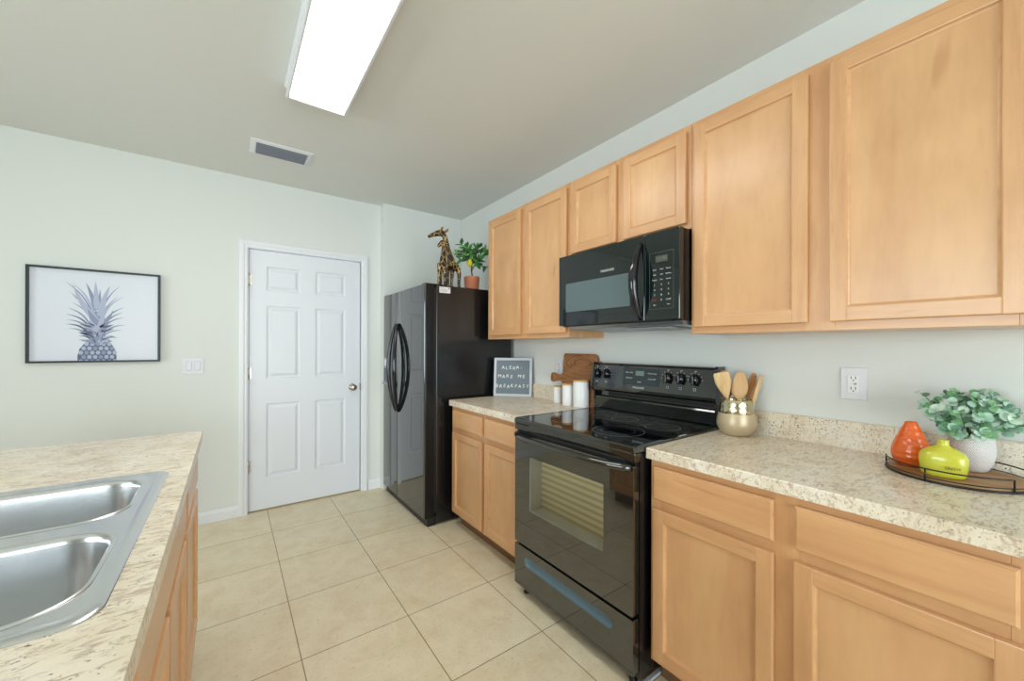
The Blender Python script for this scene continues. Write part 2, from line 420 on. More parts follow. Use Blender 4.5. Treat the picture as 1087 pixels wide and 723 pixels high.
def cabinet(name, label, f, depth, a0, a1, z0, z1, doors, drawers, kick=0.0, stiles=None, rails=(), top=False, cat='cabinet', group=None, ends=(True, True)):
    """face of frame at d=0, box behind it (d<0)."""
    root = thing(name, label, cat, f((a0 + a1) / 2, -depth / 2, 0 if kick else z0), group=group)
    mb = MB(); t = .016
    fb(mb, f, a0, a0 + t, -depth, -.018, z0, z1); fb(mb, f, a1 - t, a1, -depth, -.018, z0, z1)
    fb(mb, f, a0 + t, a1 - t, -depth, -.018, z0, z0 + t)
    fb(mb, f, a0 + t, a1 - t, -depth, -depth + .008, z0 + t, z1)
    if top: fb(mb, f, a0 + t, a1 - t, -depth + .008, -.018, z1 - t, z1)
    mb.build('cabinet_box', M['wv'], root)
    mb = MB(); sw = .040
    for s0, s1 in (stiles or [(a0, a0 + sw), (a1 - sw, a1)]): fb(mb, f, s0, s1, -.018, 0, z0, z1, .0008, 0)
    st = sorted(stiles or [(a0, a0 + sw), (a1 - sw, a1)])
    for r0, r1 in rails:
        for (p, q) in zip(st[:-1], st[1:]): fb(mb, f, p[1], q[0], -.018, -.0004, r0, r1, .0008, 1)
    mb.build('face_frame', [M['wv'], M['wh']], root)
    for d in doors: panel_door(root, f, *d)
    for d in drawers: slab(root, f, *d)
    if kick:
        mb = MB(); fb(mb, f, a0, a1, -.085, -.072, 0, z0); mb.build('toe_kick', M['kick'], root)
    return root

fU, fB = mk_right(XU), mk_right(1.310)
UZ0, UZ1 = 1.355, 2.264
ur = [(UZ0, UZ0 + .038), (UZ1 - .045, UZ1)]
cabinet('wall_cabinet', 'tall two-door maple wall cabinet hung beside the refrigerator', fU, XW - XU - .001, 1.651, 2.534, UZ0, UZ1,
        [(2.106, 2.498, 1.383, 2.236), (1.662, 2.055, 1.383, 2.236)], [], stiles=[(1.651, 1.69), (2.045, 2.12), (2.495, 2.534)], rails=ur, top=True)
cabinet('wall_cabinet', 'short two-door maple wall cabinet directly above the black microwave', fU, XW - XU - .001, .903, 1.650, 1.812, UZ1,
        [(1.298, 1.625, 1.836, 2.236), (.921, 1.253, 1.836, 2.236)], [], stiles=[(.903, .94), (1.24, 1.31), (1.61, 1.650)], rails=[(1.812, 1.85), ur[1]], top=True)
cabinet('wall_cabinet', 'large two-door maple wall cabinet above the orange and yellow vases', fU, XW - XU - .001, .002, .902, UZ0, UZ1,
        [(.482, .884, 1.383, 2.236), (.022, .422, 1.383, 2.236)], [], stiles=[(.002, .04), (.41, .495), (.863, .902)], rails=ur, top=True)
br = [(.104, .140), (.68, .74), (.836, .874)]
cabinet('base_cabinet', 'maple base cabinet with two drawers standing between refrigerator and range', fB, XW - 1.310 - .001, 1.668, 2.532, .104, .874,
        [(2.106, 2.501, .127, .692), (1.676, 2.070, .127, .692)], [(2.106, 2.501, .726, .847), (1.676, 2.070, .726, .847)], kick=.1,
        stiles=[(1.668, 1.70), (2.06, 2.12), (2.492, 2.532)], rails=br)
cabinet('base_cabinet', 'maple base cabinet with two drawers under the counter with the vases', fB, XW - 1.310 - .001, .002, .890, .104, .874,
        [(.472, .872, .127, .692), (.018, .420, .127, .692)], [(.472, .872, .726, .848), (.030, .418, .726, .848)], kick=.1,
        stiles=[(.002, .042), (.41, .482), (.85, .890)], rails=br)

# worktops (right-hand run)
def worktop(label, blabel, y0, y1):
    root = None
    mb = MB()
    pr = [(XW, .874), (1.2865, .874), (1.2855, .876), (1.2855, .911), (1.288, .914), (XW, .914)]
    mb.prism(pr, lambda u, v, w: (u, w, v), y0, y1); tag(mb.build('countertop', M['gran']), label, 'countertop')
    mb = MB(); pr = [(XW, .914), (XW - .020, .914), (XW - .020, 1.012), (XW - .017, 1.016), (XW, 1.016)]
    mb.prism(pr, lambda u, v, w: (u, w, v), y0, y1); tag(mb.build('backsplash', M['granb']), blabel, 'backsplash')
worktop('speckled beige laminate countertop left of the range with three canisters on it', 'low speckled backsplash behind the letter board and canisters', 1.668, 2.540)
worktop('speckled beige laminate countertop carrying the utensil jar and round tray', 'low speckled backsplash along the wall behind the utensil jar and vases', -.010, .897)

# ------------------------------------------------------------------ island
ITX, IY1, IY0, IXL = -.097, 2.238, -.60, -.99
fI = mk_isl(-.127)
IG = None
ir = [(.104, .140), (.68, .74), (.836, .874)]
def isl(label, a0, a1, doors, drawers, st=None):
    return cabinet('island_cabinet', label, fI, .72, a0, a1, .104, .874, doors, drawers, kick=.1, stiles=st, rails=ir)
isl('maple island cabinet at the end nearest the white door', 1.600, 2.150, [(1.632, 2.118, .127, .692)], [(1.632, 2.118, .726, .847)])
isl('wide maple island cabinet directly below the steel sink', .740, 1.598, [(1.182, 1.572, .127, .692), (.766, 1.152, .127, .692)], [(.766, 1.572, .726, .847)],
    [(.740, .78), (1.14, 1.195), (1.558, 1.598)])
isl('maple island cabinet at the near end of the island below the picture edge', .20, .738, [(.228, .71, .127, .692)], [(.228, .71, .726, .847)])
SX0, SX1, SY0, SY1 = -.702, -.146, .772, 1.585
root = thing('island_countertop', 'speckled beige laminate island countertop surrounding the steel sink', 'countertop', (-.55, 1.0, .874))
fz = lambda u, v, w: (u, v, w)
hole = rrect(SX0 + .014, SX1 - .014, SY0 + .014, SY1 - .014, .040)
outer = [(IXL, .15), (ITX, .15), (ITX, IY1), (IXL, IY1)]
mb = MB().plate(outer, [hole], fz, .914).plate(outer, [hole], fz, .874)
mb.grid_loft([[fz(u, v, .874) for u, v in outer], [fz(u, v, .914) for u, v in outer]], False, False, smooth=False)
mb.grid_loft([[fz(u, v, .874) for u, v in hole], [fz(u, v, .914) for u, v in hole]], False, False, smooth=False)
mb.build('slab', M['gran'], root, recalc=True)

# sink
def outline(x0, x1, y0, y1, c, k=4):
    """rectangle with softened cut corners"""
    return rrect(x0, x1, y0, y1, c, k)
root = thing('kitchen_sink', 'double bowl stainless steel sink set into the island countertop', 'sink', (-.42, 1.18, .914))
mb = MB()
zs = [(0, .9146), (.001, .9160), (.006, .9182), (.013, .9190), (.020, .9182), (.026, .917)]
rings = [[(u, v, z) for u, v in outline(SX0 + o, SX1 - o, SY0 + o, SY1 - o, .042 - o * .6, 6)] for o, z in zs]
mb.grid_loft(rings, False, False)
o = .026
bowls = [(-.640, -.176, .815, 1.140, .085), (-.640, -.186, 1.205, 1.532, .085)]
deck = outline(SX0 + o, SX1 - o, SY0 + o, SY1 - o, .042 - o * .6, 6)
mb.plate(deck, [rrect(*b, 12) for b in bowls], fz, .917)
for f_ in mb.bm.faces: f_.smooth = True
mb.build('sink_deck', M['steel'], root, recalc=True)
for x0, x1, y0, y1, r in bowls:
    mb = MB(); P = [(0, .917), (.0015, .9195), (.005, .9195), (.009, .915), (.011, .905), (.014, .85), (.022, .78), (.032, .758), (.05, .748), (.08, .745), (.13, .742)]
    mb.grid_loft([[(u, v, z) for u, v in rrect(x0 + q, x1 - q, y0 + q, y1 - q, max(.03, r - q * .5), 12)] for q, z in P], False, True)
    b = mb.build('sink_bowl', M['steel'], root)
    cx, cy = (x0 + x1) / 2, (y0 + y1) / 2
    MB().lathe([(.055, .7425), (.052, .7445), (.04, .7435), (.036, .7405), (.01, .7405)], (cx, cy, 0), 32).build('drain', M['silver'], b)

# ------------------------------------------------------------------ ceiling fittings, wall plates
root = thing('ceiling_light', 'long white rectangular fluorescent ceiling light fixture, switched on', 'ceiling light', (.362, 1.6, ZC))
lx0, lx1, ly0, ly1 = .222, .503, .98, 2.222
mb = MB()
rings = [[(x, y, z) for x, y in ((lx0 + o, ly0 + o), (lx1 - o, ly0 + o), (lx1 - o, ly1 - o), (lx0 + o, ly1 - o))]
         for o, z in ((-.004, ZC), (-.004, ZC - .012), (.004, ZC - .018), (.004, 2.548), (0, 2.542), (0, 2.534), (.006, 2.530), (.014, 2.530), (.017, 2.536))]
mb.grid_loft(rings, False, False, smooth=False); mb.build('frame', M['trimw'], root)
MB().box(lx0 + .016, lx1 - .016, ly0 + .016, ly1 - .016, 2.535, 2.539).build('diffuser', M['emit'], root)

root = thing('ceiling_vent', 'white ceiling air vent with dark louvres between the light and the door', 'vent', (.281, 3.02, ZC))
vx0, vx1, vy0, vy1 = .104, .459, 2.909, 3.132
mb = MB()
rings = [[(x, y, z) for x, y in ((vx0 + o, vy0 + o), (vx1 - o, vy0 + o), (vx1 - o, vy1 - o), (vx0 + o, vy1 - o))]
         for o, z in ((0, ZC), (.003, ZC - .004), (.028, ZC - .010), (.032, ZC - .008), (.034, ZC - .001))]
mb.grid_loft(rings, False, False, smooth=False); mb.build('frame', M['trimw'], root)
MB().box(vx0 + .034, vx1 - .034, vy0 + .034, vy1 - .034, ZC - .0015, ZC - .0005).build('backing', plain('vent_dark', (70, 76, 86), .7), root)
for i in range(7):
    y = vy0 + .044 + i * .0225
    MB().prism([(y - .001, ZC - .002), (y + .001, ZC - .002), (y + .013, ZC - .012), (y + .011, ZC - .0125)], lambda u, v, w: (w, u, v), vx0 + .034, vx1 - .034).build('louvre', plain('vent_louvre', (128, 136, 150), .5), root)

root = thing('light_switch', 'white double rocker light switch between the pineapple picture and door', 'light switch', (-.211, YB, 1.154))
mb = MB().box(-.270, -.152, YB - .006, YB, 1.096, 1.213, .003); mb.build('plate', M['plate'], root)
for cx in (-.236, -.187):
    MB().box(cx - .0175, cx + .0175, YB - .008, YB - .005, 1.121, 1.188, .001).build('bezel', plain('switch_bezel', (205, 205, 214), .4), root)
    MB().prism([(-.009, 1.124), (-.011, 1.126), (-.0115, 1.153), (-.0085, 1.185), (-.004, 1.185), (-.004, 1.124)], lambda u, v, w: (w, YB + u, v), cx - .014, cx + .014).build('rocker', M['plate'], root)

def outlet(label, y0, y1, z0, z1):
    cy, cz = (y0 + y1) / 2, (z0 + z1) / 2
    root = thing('wall_outlet', label, 'outlet', (XW, cy, cz))
    MB().box(XW - .006, XW, y0, y1, z0, z1, .003).build('plate', M['plate'], root)
    MB().box(XW - .009, XW - .005, cy - .0168, cy + .0168, cz - .033, cz + .033, .001).build('receptacle', M['white'], root)
    for s in (-1, 1):
        for dy, hh in ((-.0065, .0055), (.0065, .0045)):
            MB().box(XW - .0096, XW - .0085, cy + dy - .0012, cy + dy + .0012, cz + s * .020 - hh + .003, cz + s * .020 + hh + .003).build('slot', M['slotd'], root)
        MB().box(XW - .0096, XW - .0085, cy - .0022, cy + .0022, cz + s * .020 - .0095, cz + s * .020 - .0055, .0005).build('ground_hole', M['slotd'], root)
    MB().box(XW - .0100, XW - .0085, cy - .010, cy - .001, cz - .0035, cz + .0035, .0004).build('test_button', M['grey'], root)
    MB().box(XW - .0100, XW - .0085, cy + .001, cy + .010, cz - .0035, cz + .0035, .0004).build('reset_button', M['plate'], root)
outlet('white wall outlet between the utensil jar and the leafy plant', .391, .469, 1.100, 1.221)
outlet('white wall outlet behind the handle of the wooden cutting board', 2.020, 2.098, 1.085, 1.215)

# ------------------------------------------------------------------ pineapple picture
root = thing('framed_picture', 'black framed print of a grey pineapple on the back wall', 'picture', (-.69, YB, 1.488))
px0, px1, pz0, pz1 = -.990, -.388, 1.190, 1.786
mb = MB(); fw = .012
mb.box(px0, px0 + fw, YB - .03, YB, pz0, pz1, .0008).box(px1 - fw, px1, YB - .03, YB, pz0, pz1, .0008)
mb.box(px0 + fw, px1 - fw, YB - .03, YB, pz0, pz0 + fw, .0008).box(px0 + fw, px1 - fw, YB - .03, YB, pz1 - fw, pz1, .0008)
mb.build('frame', plain('black_frame', (28, 42, 42), .4), root)
prt = MB().box(px0 + fw, px1 - fw, YB - .013, YB - .009, pz0 + fw, pz1 - fw).build('print', plain('print_paper', (222, 226, 236), .35), root)
PA = lambda a, b, w=0: (-.701 + (a - 265) * .00064, YB - .0134 - w, 1.715 - (b - 135) * .000925)
LIGHT, MID, DARK = 0, 1, 2
pm = [plain('print_light', (176, 184, 208), .5), plain('print_mid', (140, 150, 180), .5), plain('print_dark', (92, 104, 128), .5)]
mb = MB()
def pleaf(tip, base, bow, wd, mi, lay):
    t, b = Vector(tip), Vector(base); d = t - b; n = Vector((-d.y, d.x)).normalized()
    L, R = [], []
    for i in range(9):
        s = i / 8; c = b + d * s + n * bow * math.sin(PI * s) ; h = wd * (1 - s) ** .7 * (0.55 + .9 * s * (1 - s) * 1.6)
        L.append(c + n * h); R.append(c - n * h)
    pts = L + R[:-1][::-1]
    for i in range(8):
        q = [L[i], L[i + 1], R[i + 1], R[i]] if i < 7 else [L[i], (L[8] + R[8]) / 2, R[i]]
        mb.poly([PA(p.x, p.y, lay) for p in q], mi)
lf = [((50, 145), (225, 330), 22, 7, 1), ((110, 160), (235, 320), 18, 10, 0), ((75, 213), (225, 370), 22, 6, 1), ((105, 240), (220, 370), 18, 10, 2),
      ((100, 290), (225, 400), 22, 7, 1), ((65, 325), (215, 430), 24, 8, 1), ((60, 372), (215, 440), 22, 7, 2), ((65, 410), (210, 455), 20, 8, 1), ((60, 440), (205, 480), 22, 9, 2), ((80, 468), (210, 495), 16, 8, 1),
      ((450, 153), (325, 330), -20, 7, 1), ((435, 230), (330, 370), -18, 6, 1), ((472, 232), (330, 380), -24, 9, 0), ((478, 308), (330, 410), -18, 8, 1), ((470, 345), (335, 430), -18, 6, 2),
      ((475, 383), (330, 440), -18, 7, 1), ((492, 437), (340, 460), -14, 6, 1), ((460, 476), (350, 480), -12, 6, 1), ((150, 522), (230, 520), 14, 8, 2), ((425, 530), (345, 510), -12, 8, 2), ((390, 560), (330, 520), -12, 9, 1), ((165, 560), (240, 530), 12, 9, 1)]
for i, (t, b, bow, wd, mi) in enumerate(lf): pleaf(t, ((b[0] * .55 + 280 * .45), b[1] + 40), bow * 1.25, wd * 1.25, mi, .0001 * (i % 5))
mb.poly([PA(a, b, .0006) for a, b in ((238, 380), (262, 345), (300, 345), (330, 380), (345, 450), (335, 530), (330, 575), (235, 575), (228, 530), (215, 450))], 1)
for i, (t, b, bow, wd, mi) in enumerate([((200, 150), (270, 340), 6, 26, 1), ((300, 190), (290, 330), 0, 18, 1), ((370, 160), (295, 380), -8, 34, 0), ((265, 135), (275, 330), 0, 30, 0),
                                           ((110, 165), (285, 420), -20, 34, 0), ((210, 330), (300, 450), -8, 34, 1), ((395, 330), (290, 460), 14, 24, 1), ((345, 300), (290, 470), 0, 26, 0), ((230, 400), (280, 490), -6, 30, 0), ((330, 440), (280, 520), 6, 26, 2)]):
    pleaf(t, b, bow, wd, mi, .0007 + .0001 * i)
for k in range(46):
    a = random.uniform(185, 385); b = random.uniform(440, 572)
    pleaf((a + (a - 280) * .5, b - random.uniform(5, 25)), (280 + (a - 280) * .5, b + 8), 0, 11, k % 3, .0018 + .0001 * (k % 6))
mb.build('pineapple_crown', pm, prt)
mb = MB()
outl = [(145, 697), (142, 660), (155, 610), (185, 575), (230, 562), (330, 562), (380, 572), (405, 610), (418, 660), (416, 697)]
mb.poly([PA(a, b, .0002) for a, b in outl], 2)
for r in range(5):
    for c in range(7):
        a = 165 + c * 40 + (r % 2) * 20; b = 575 + r * 30
        if a < 150 or a > 408 or (r == 0 and (a < 190 or a > 375)): continue
        w_, h_ = 17, 15
        pts = [(a + w_ * math.cos(k * PI / 3.5 + .3), min(695, b + h_ * math.sin(k * PI / 3.5 + .3))) for k in range(7)]
        mb.poly([PA(u, v, .0005) for u, v in pts], 0 if (r + c) % 3 else 1)
mb.build('pineapple_body', pm, prt)

# ------------------------------------------------------------------ refrigerator
root = thing('refrigerator', 'black side-by-side refrigerator next to the white door', 'refrigerator', (1.5, 3.06, 0))
FX, FY0, FY1, FZ1 = 1.120, 2.600, 3.520, 1.750
MB().box(1.215, 1.885, FY0 + .004, FY1 - .004, .012, FZ1 - .002, .004).build('case', M['blkside'], root)
MB().box(1.196, 1.216, FY0 + .010, FY1 - .010, .09, FZ1 - .02).build('door_gasket', M['rub'], root)
def fdoor(y0, y1, rl, rr):
    k = 8; pr = []
    x0, x1 = FX, 1.196
    for i in range(k + 1):
        a = PI / 2 * i / k; pr.append((x0 + rr * (1 - math.sin(a)), y0 + rr * (1 - math.cos(a))))
    pr = [(x1, y0)] + [(x0 + rr - rr * math.sin(PI / 2 * i / k), y0 + rr - rr * math.cos(PI / 2 * i / k)) for i in range(k + 1)]
    pr += [(x0 + rl - rl * math.cos(PI / 2 * i / k), y1 - rl + rl * math.sin(PI / 2 * i / k)) for i in range(k + 1)] + [(x1, y1)]
    return pr
ySP = 3.148
for (y0, y1, rr, rl, nm) in ((FY0, ySP - .003, .016, .006, 'right'), (ySP + .003, FY1, .006, .03, 'left')):
    mb = MB(); pr = fdoor(y0, y1, rl, rr)
    rings = [[(u + o * (1 if u < 1.15 else 0), v, z) for u, v in pr] for o, z in ((.004, .064), (0, .069), (0, FZ1 - .007), (.004, FZ1 - .002))]
    mb.grid_loft(rings, smooth=False)
    d = mb.build('door', [M['blkdoor'], M['fedge']], root)
    for p in d.data.polygons:
        p.use_smooth = abs(p.normal.z) < .5; p.material_index = 1 if abs(p.normal.y) > .8 else 0
    d.data.set_sharp_from_angle(angle=math.radians(25))
    s = 1 if nm == 'left' else -1
    hp, hr = [], []
    for i in range(25):
        t = i / 24; z = .765 + t * .72; q = math.sin(PI * t)
        hp.append((FX - .004 - .055 * q ** .75, ySP + s * (.024 + .020 * q) - (.045 * q if s < 0 else 0), z)); hr.append(.0095 + .008 * q)
    MB().tube(hp, hr, 12, flat=1.0).build('handle', M['navy'], d)
    if nm == 'left':
        e = MB().box(FX - .0035, FX + .004, 3.345, 3.490, .965, 1.200, .003).build('dispenser_panel', M['grey'], d)
        MB().box(FX - .005, FX - .0031, 3.355, 3.480, .99, 1.110, .0008).build('dispenser_recess', plain('dispenser_blue_black', (40, 62, 96), .15), e)
        MB().box(FX - .016, FX - .003, 3.350, 3.485, .965, .985, .003).build('drip_tray', M['grey'], e)
        MB().box(FX - .0055, FX - .003, 3.37, 3.46, 1.130, 1.185, .0008).build('button_pad', M['plate'], e)
MB().box(1.150, 1.22, FY0 + .012, FY1 - .012, .0, .062, .006).build('kick_grille', M['rub'], root)
mb = MB().box(1.130, 1.30, FY0 + .012, FY0 + .075, FZ1 - .006, FZ1 + .006, .003); mb.build('hinge_cover', M['rub'], root)
mb = MB().box(1.130, 1.30, FY1 - .075, FY1 - .012, FZ1 - .006, FZ1 + .006, .003); mb.build('hinge_cover', M['rub'], root)
lb = MB().box(1.237, 1.325, FY0 + .0025, FY0 + .0045, 1.693, 1.737).build('sticker', plain('sticker_white', (226, 222, 226), .5), root)
lb['label'] = 'white paper sticker'
mb = MB()
Rx = Matrix(((1, 0, 0), (0, 0, -1), (0, 1, 0))).to_4x4()
add_text(mb, 'NOTICE', .010, Matrix.Translation((1.262, FY0 + .0022, 1.728)) @ Rx, .0002)
for i in range(4): mb.box(1.243, 1.305 - .008 * (i % 2), FY0 + .0020, FY0 + .0026, 1.717 - i * .005, 1.7185 - i * .005)
mb.box(1.308, 1.318, FY0 + .0020, FY0 + .0026, 1.722, 1.732)
mb.build('sticker_print', plain('ink', (110, 108, 120), .6), lb)

# ------------------------------------------------------------------ range
root = thing('range', 'black freestanding electric range with glass cooktop between the countertops', 'stove', (1.55, 1.277, 0))
RY0, RY1 = .903, 1.662
mb = MB().box(1.312, 1.885, RY0 + .004, RY1 - .004, .035, .893)
for b in ((RY0 + .004, RY1 - .004, .035, .460), (RY0 + .004, RY1 - .004, .748, .893), (RY0 + .004, 1.046, .460, .748), (1.537, RY1 - .004, .460, .748)): mb.box(1.262, 1.312, *b)
mb.build('body', M['blkside'], root)
mb = MB().box(1.228, 1.262, RY0 + .002, RY1 - .002, .862, .896, .004); 
mb.build('front_rail', M['blk'], root)
vent = MB().box(1.240, 1.2625, RY0 + .01, RY1 - .01, .840, .862); vent.build('vent_strip', M['rub'], root)
mb = MB()
for i in range(3): mb.box(1.2385, 1.2400, RY0 + .05, RY1 - .05, .843 + i * .006, .8455 + i * .006)
mb.build('vent_slats', plain('slat_grey', (52, 54, 58), .3), root)
top = MB()
rings = [[(u, v, z) for u, v in rrect(1.222 + o, 1.90, RY0 - .002 + o, RY1 + .002 - o, .012, 4)] for o, z in ((.004, .894), (0, .900), (0, .918), (.003, .923), (.008, .925), (.020, .925), (.022, .9235))]
top.grid_loft(rings, True, False, smooth=False); ct = top.build('cooktop_rim', M['blk'], root)
gl = MB().box(1.242, 1.838, RY0 + .018, RY1 - .018, .918, .9238).build('glass_cooktop', M['glass_top'], root)
def ringmesh(mb, cx, cy, r, w=.0022, z=.9241):
    n = 72
    a = [(cx + (r - w) * math.cos(2 * PI * k / n), cy + (r - w) * math.sin(2 * PI * k / n), z) for k in range(n)]
    b = [(cx + r * math.cos(2 * PI * k / n), cy + r * math.sin(2 * PI * k / n), z) for k in range(n)]
    mb.grid_loft([a, b], False, False, smooth=False)
for cx, cy, r in ((1.405, 1.125, .113), (1.40, 1.455, .083), (1.660, 1.285, .068), (1.635, 1.055, .080), (1.70, 1.47, .080)):
    mb = MB(); ringmesh(mb, cx, cy, r)
    if r > .1: ringmesh(mb, cx, cy, r * .66, .0008)
    mb.build('burner_ring', M['ring'], gl)
# backguard
prof = [(1.905, .918), (1.856, .918), (1.850, .926), (1.842, .990), (1.846, .998), (1.872, 1.004), (1.874, 1.028), (1.832, 1.036), (1.822, 1.046), (1.821, 1.060), (1.838, 1.190), (1.846, 1.200), (1.858, 1.203), (1.905, 1.203)]
mb = MB(); mb.prism(prof, lambda u, v, w: (u, w, v), RY0 + .010, RY1 - .010)
bgd = mb.build('backguard', M['blk'], root)
side = [(1.905, .916), (1.850, .916), (1.838, .99), (1.838, 1.03), (1.820, 1.040), (1.816, 1.058), (1.834, 1.196), (1.846, 1.206), (1.905, 1.206)]
for y0, y1 in ((RY0 - .004, RY0 + .010), (RY1 - .010, RY1 + .004)):
    MB().prism(side, lambda u, v, w: (u, w, v), y0, y1).build('end_cap', M['blk'], bgd)
MB().box(1.8715, 1.8735, RY0 + .03, RY1 - .09, 1.006, 1.027).build('vent_opening', M['slotd'], bgd)
TL = math.atan2(.017, .130)
def onp(z, off=0): return 1.821 + (z - 1.060) * (.017 / .130) - off
dp = MB(); ym = 1.325
dp.prism([(onp(1.088, .0012), 1.088), (onp(1.182, .0012), 1.182), (onp(1.182, -.002), 1.182), (onp(1.088, -.002), 1.088)], lambda u, v, w: (u, w, v), 1.199, 1.428)
dsp = dp.build('control_display', M['dispglass'], bgd)
mb = MB()
for (y, z, s, t) in ((1.388, 1.155, .011, 'Bake  Broil'), (1.388, 1.125, .011, 'Self Clean'), (1.245, 1.155, .011, '+ Timer Start'), (1.245, 1.125, .011, '- Clock Off'), (1.32, 1.105, .009, 'OVEN')):
    mb = MB(); add_text(mb, t, s, face_nx(onp(z, .0018), y, z, -TL)); mb.build('printed_word', M['mark'], dsp)
MB().prism([(onp(1.140, .002), 1.140), (onp(1.166, .002), 1.166), (onp(1.166, 0), 1.166), (onp(1.140, 0), 1.140)], lambda u, v, w: (u, w, v), 1.292, 1.346).build('clock_window', M['lcd'], dsp)
mb = MB(); add_text(mb, 'FRIGIDAIRE', .0145, face_nx(onp(1.073, .0008), 1.322, 1.073, -TL)); mb.build('badge', M['mark'], bgd)
def xl(prof, c, segs=28):
    return [[(c[0] - x, c[1] + r * math.cos(2 * PI * k / segs), c[2] + r * math.sin(2 * PI * k / segs)) for k in range(segs)] for r, x in prof]
for y in (1.622, 1.551, 1.148, 1.077, 1.003):
    z = 1.137; x = onp(z, 0)
    sk = MB(); sk.grid_loft(xl([(.031, -.002), (.031, .0012), (.0295, .0014)], (x, y, z)), smooth=False)
    for k in range(12):
        a = 2 * PI * k / 12
        if k in (9,): continue
        cy, cz = y + .0355 * math.cos(a), z + .0355 * math.sin(a)
        sk.box(x - .0016, x - .0002, cy - .0012, cy + .0012, cz - .0022, cz + .0022, mi=1)
    add_text(sk, 'OFF', .008, face_nx(onp(z + .042, .001), y, z + .042, -TL), mi=1)
    q = z - .046; cx_ = onp(q, .001)
    for (dy0, dy1, dz0, dz1) in ((-.006, .006, -.006, -.005), (-.006, .006, .005, .006), (-.006, -.005, -.005, .005), (.005, .006, -.005, .005)):
        sk.box(cx_ - .0005, cx_ + .0005, y + dy0, y + dy1, q + dz0, q + dz1, mi=1)
    s_ = sk.build('knob_skirt', [M['rub'], M['mark']], bgd)
    kn = MB(); kn.grid_loft(xl([(.025, .0012), (.026, .004), (.022, .016), (.020, .019), (.001, .0195)], (x, y, z)))
    kn.box(x - .034, x - .012, y - .0065, y + .0065, z - .024, z + .024, .003)
    kn.build('knob', M['navy'], s_)
# oven door
mb = MB(); g = lambda u, v, w: (1.226 + w, u, v)
OW = (1.054, 1.529, .468, .740)
oh = rrect(OW[0], OW[1], OW[2], OW[3], .006, 3)
od = rrect(.910, 1.655, .279, .846, .006, 3)
mb.plate(od, [oh], g, 0); mb.grid_loft([[g(u, v, 0) for u, v in od], [g(u, v, .034) for u, v in od]], False, False, smooth=False); mb.plate(od, [oh], g, .034)
odr = mb.build('oven_door', M['oven'], root, recalc=False)
mb = MB(); mb.grid_loft([[g(u, v, 0) for u, v in oh], [g(u, v, .080) for u, v in oh]], False, False, smooth=False)
win = mb.build('window_bezel', M['bezel'], odr)
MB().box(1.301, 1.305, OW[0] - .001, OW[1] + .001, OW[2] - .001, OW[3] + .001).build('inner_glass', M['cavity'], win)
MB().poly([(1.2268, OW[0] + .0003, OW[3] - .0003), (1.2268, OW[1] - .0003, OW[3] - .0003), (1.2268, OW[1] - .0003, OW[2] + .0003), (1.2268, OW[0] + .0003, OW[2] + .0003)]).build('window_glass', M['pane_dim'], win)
hp = []; hr = []
for i in range(31):
    t = i / 30; q = (1 - (2 * t - 1) ** 4); q2 = math.sin(PI * t)
    hp.append((1.222 - .050 * q ** .9 - .006 * q2, .918 + t * .720, .842 + .0 * q2)); hr.append(.0155)
hb = MB(); hb.tube(hp, hr, 14, flat=1.0); hb.build('handle', M['blk'], odr)
# storage drawer
mb = MB(); ds = rrect(.910, 1.655, .056, .266, .006, 3)
sl = []
for i in range(33):
    t = i / 32; sl.append((1.005 + t * .565, .222 - .0 + .006 * math.sin(PI * t)))
slo = [(1.565, .222), (1.572, .214), (1.568, .200), (1.52, .176)] + [(1.48 - i * .05, .166 - .003 * math.sin(PI * i / 8)) for i in range(8)] + [(1.055, .176), (1.010, .200), (1.004, .214), (1.012, .222)] + [(1.06 + i * .05, .232 + .003 * math.sin(PI * i / 9)) for i in range(10)]
# keep a clean, ordered loop
bot = [(1.572 - .568 * i / 20, .214 - .046 * (math.sin(PI * i / 20)) ** .6) for i in range(21)]
topl = [(1.004 + .568 * i / 20, .214 + .016 * (math.sin(PI * i / 20)) ** .4) for i in range(1, 20)]
loop = rrect(1.004, 1.572, .176, .226, .0245, 8)
loop = [(u, v - .010 * math.sin(PI * (u - 1.004) / .568)) for u, v in loop]
mb.plate(ds, [loop], g, 0); mb.grid_loft([[g(u, v, 0) for u, v in ds], [g(u, v, .034) for u, v in ds]], False, True, smooth=False)
sd = mb.build('storage_drawer', M['oven'], root)
mb = MB(); cen = (1.288, .205)
rings = [[g(cen[0] + (u - cen[0]) * (1 - o * .12), cen[1] + (v - cen[1]) * (1 - o * .35), d) for u, v in loop] for o, d in ((0, 0), (.15, .006), (.5, .014), (1, .020))]
mb.grid_loft(rings, False, True); mb.build('pull_recess', gloss('pull_recess_grey', (92, 118, 130), .25, 1.6), sd)
for y in (.945, 1.615):
    for x in (1.275, 1.84):
        MB().lathe([(.016, 0), (.016, .008), (.007, .010), (.007, .036)], (x, y, 0), 16).build('leveling_foot', M['rub'], root)

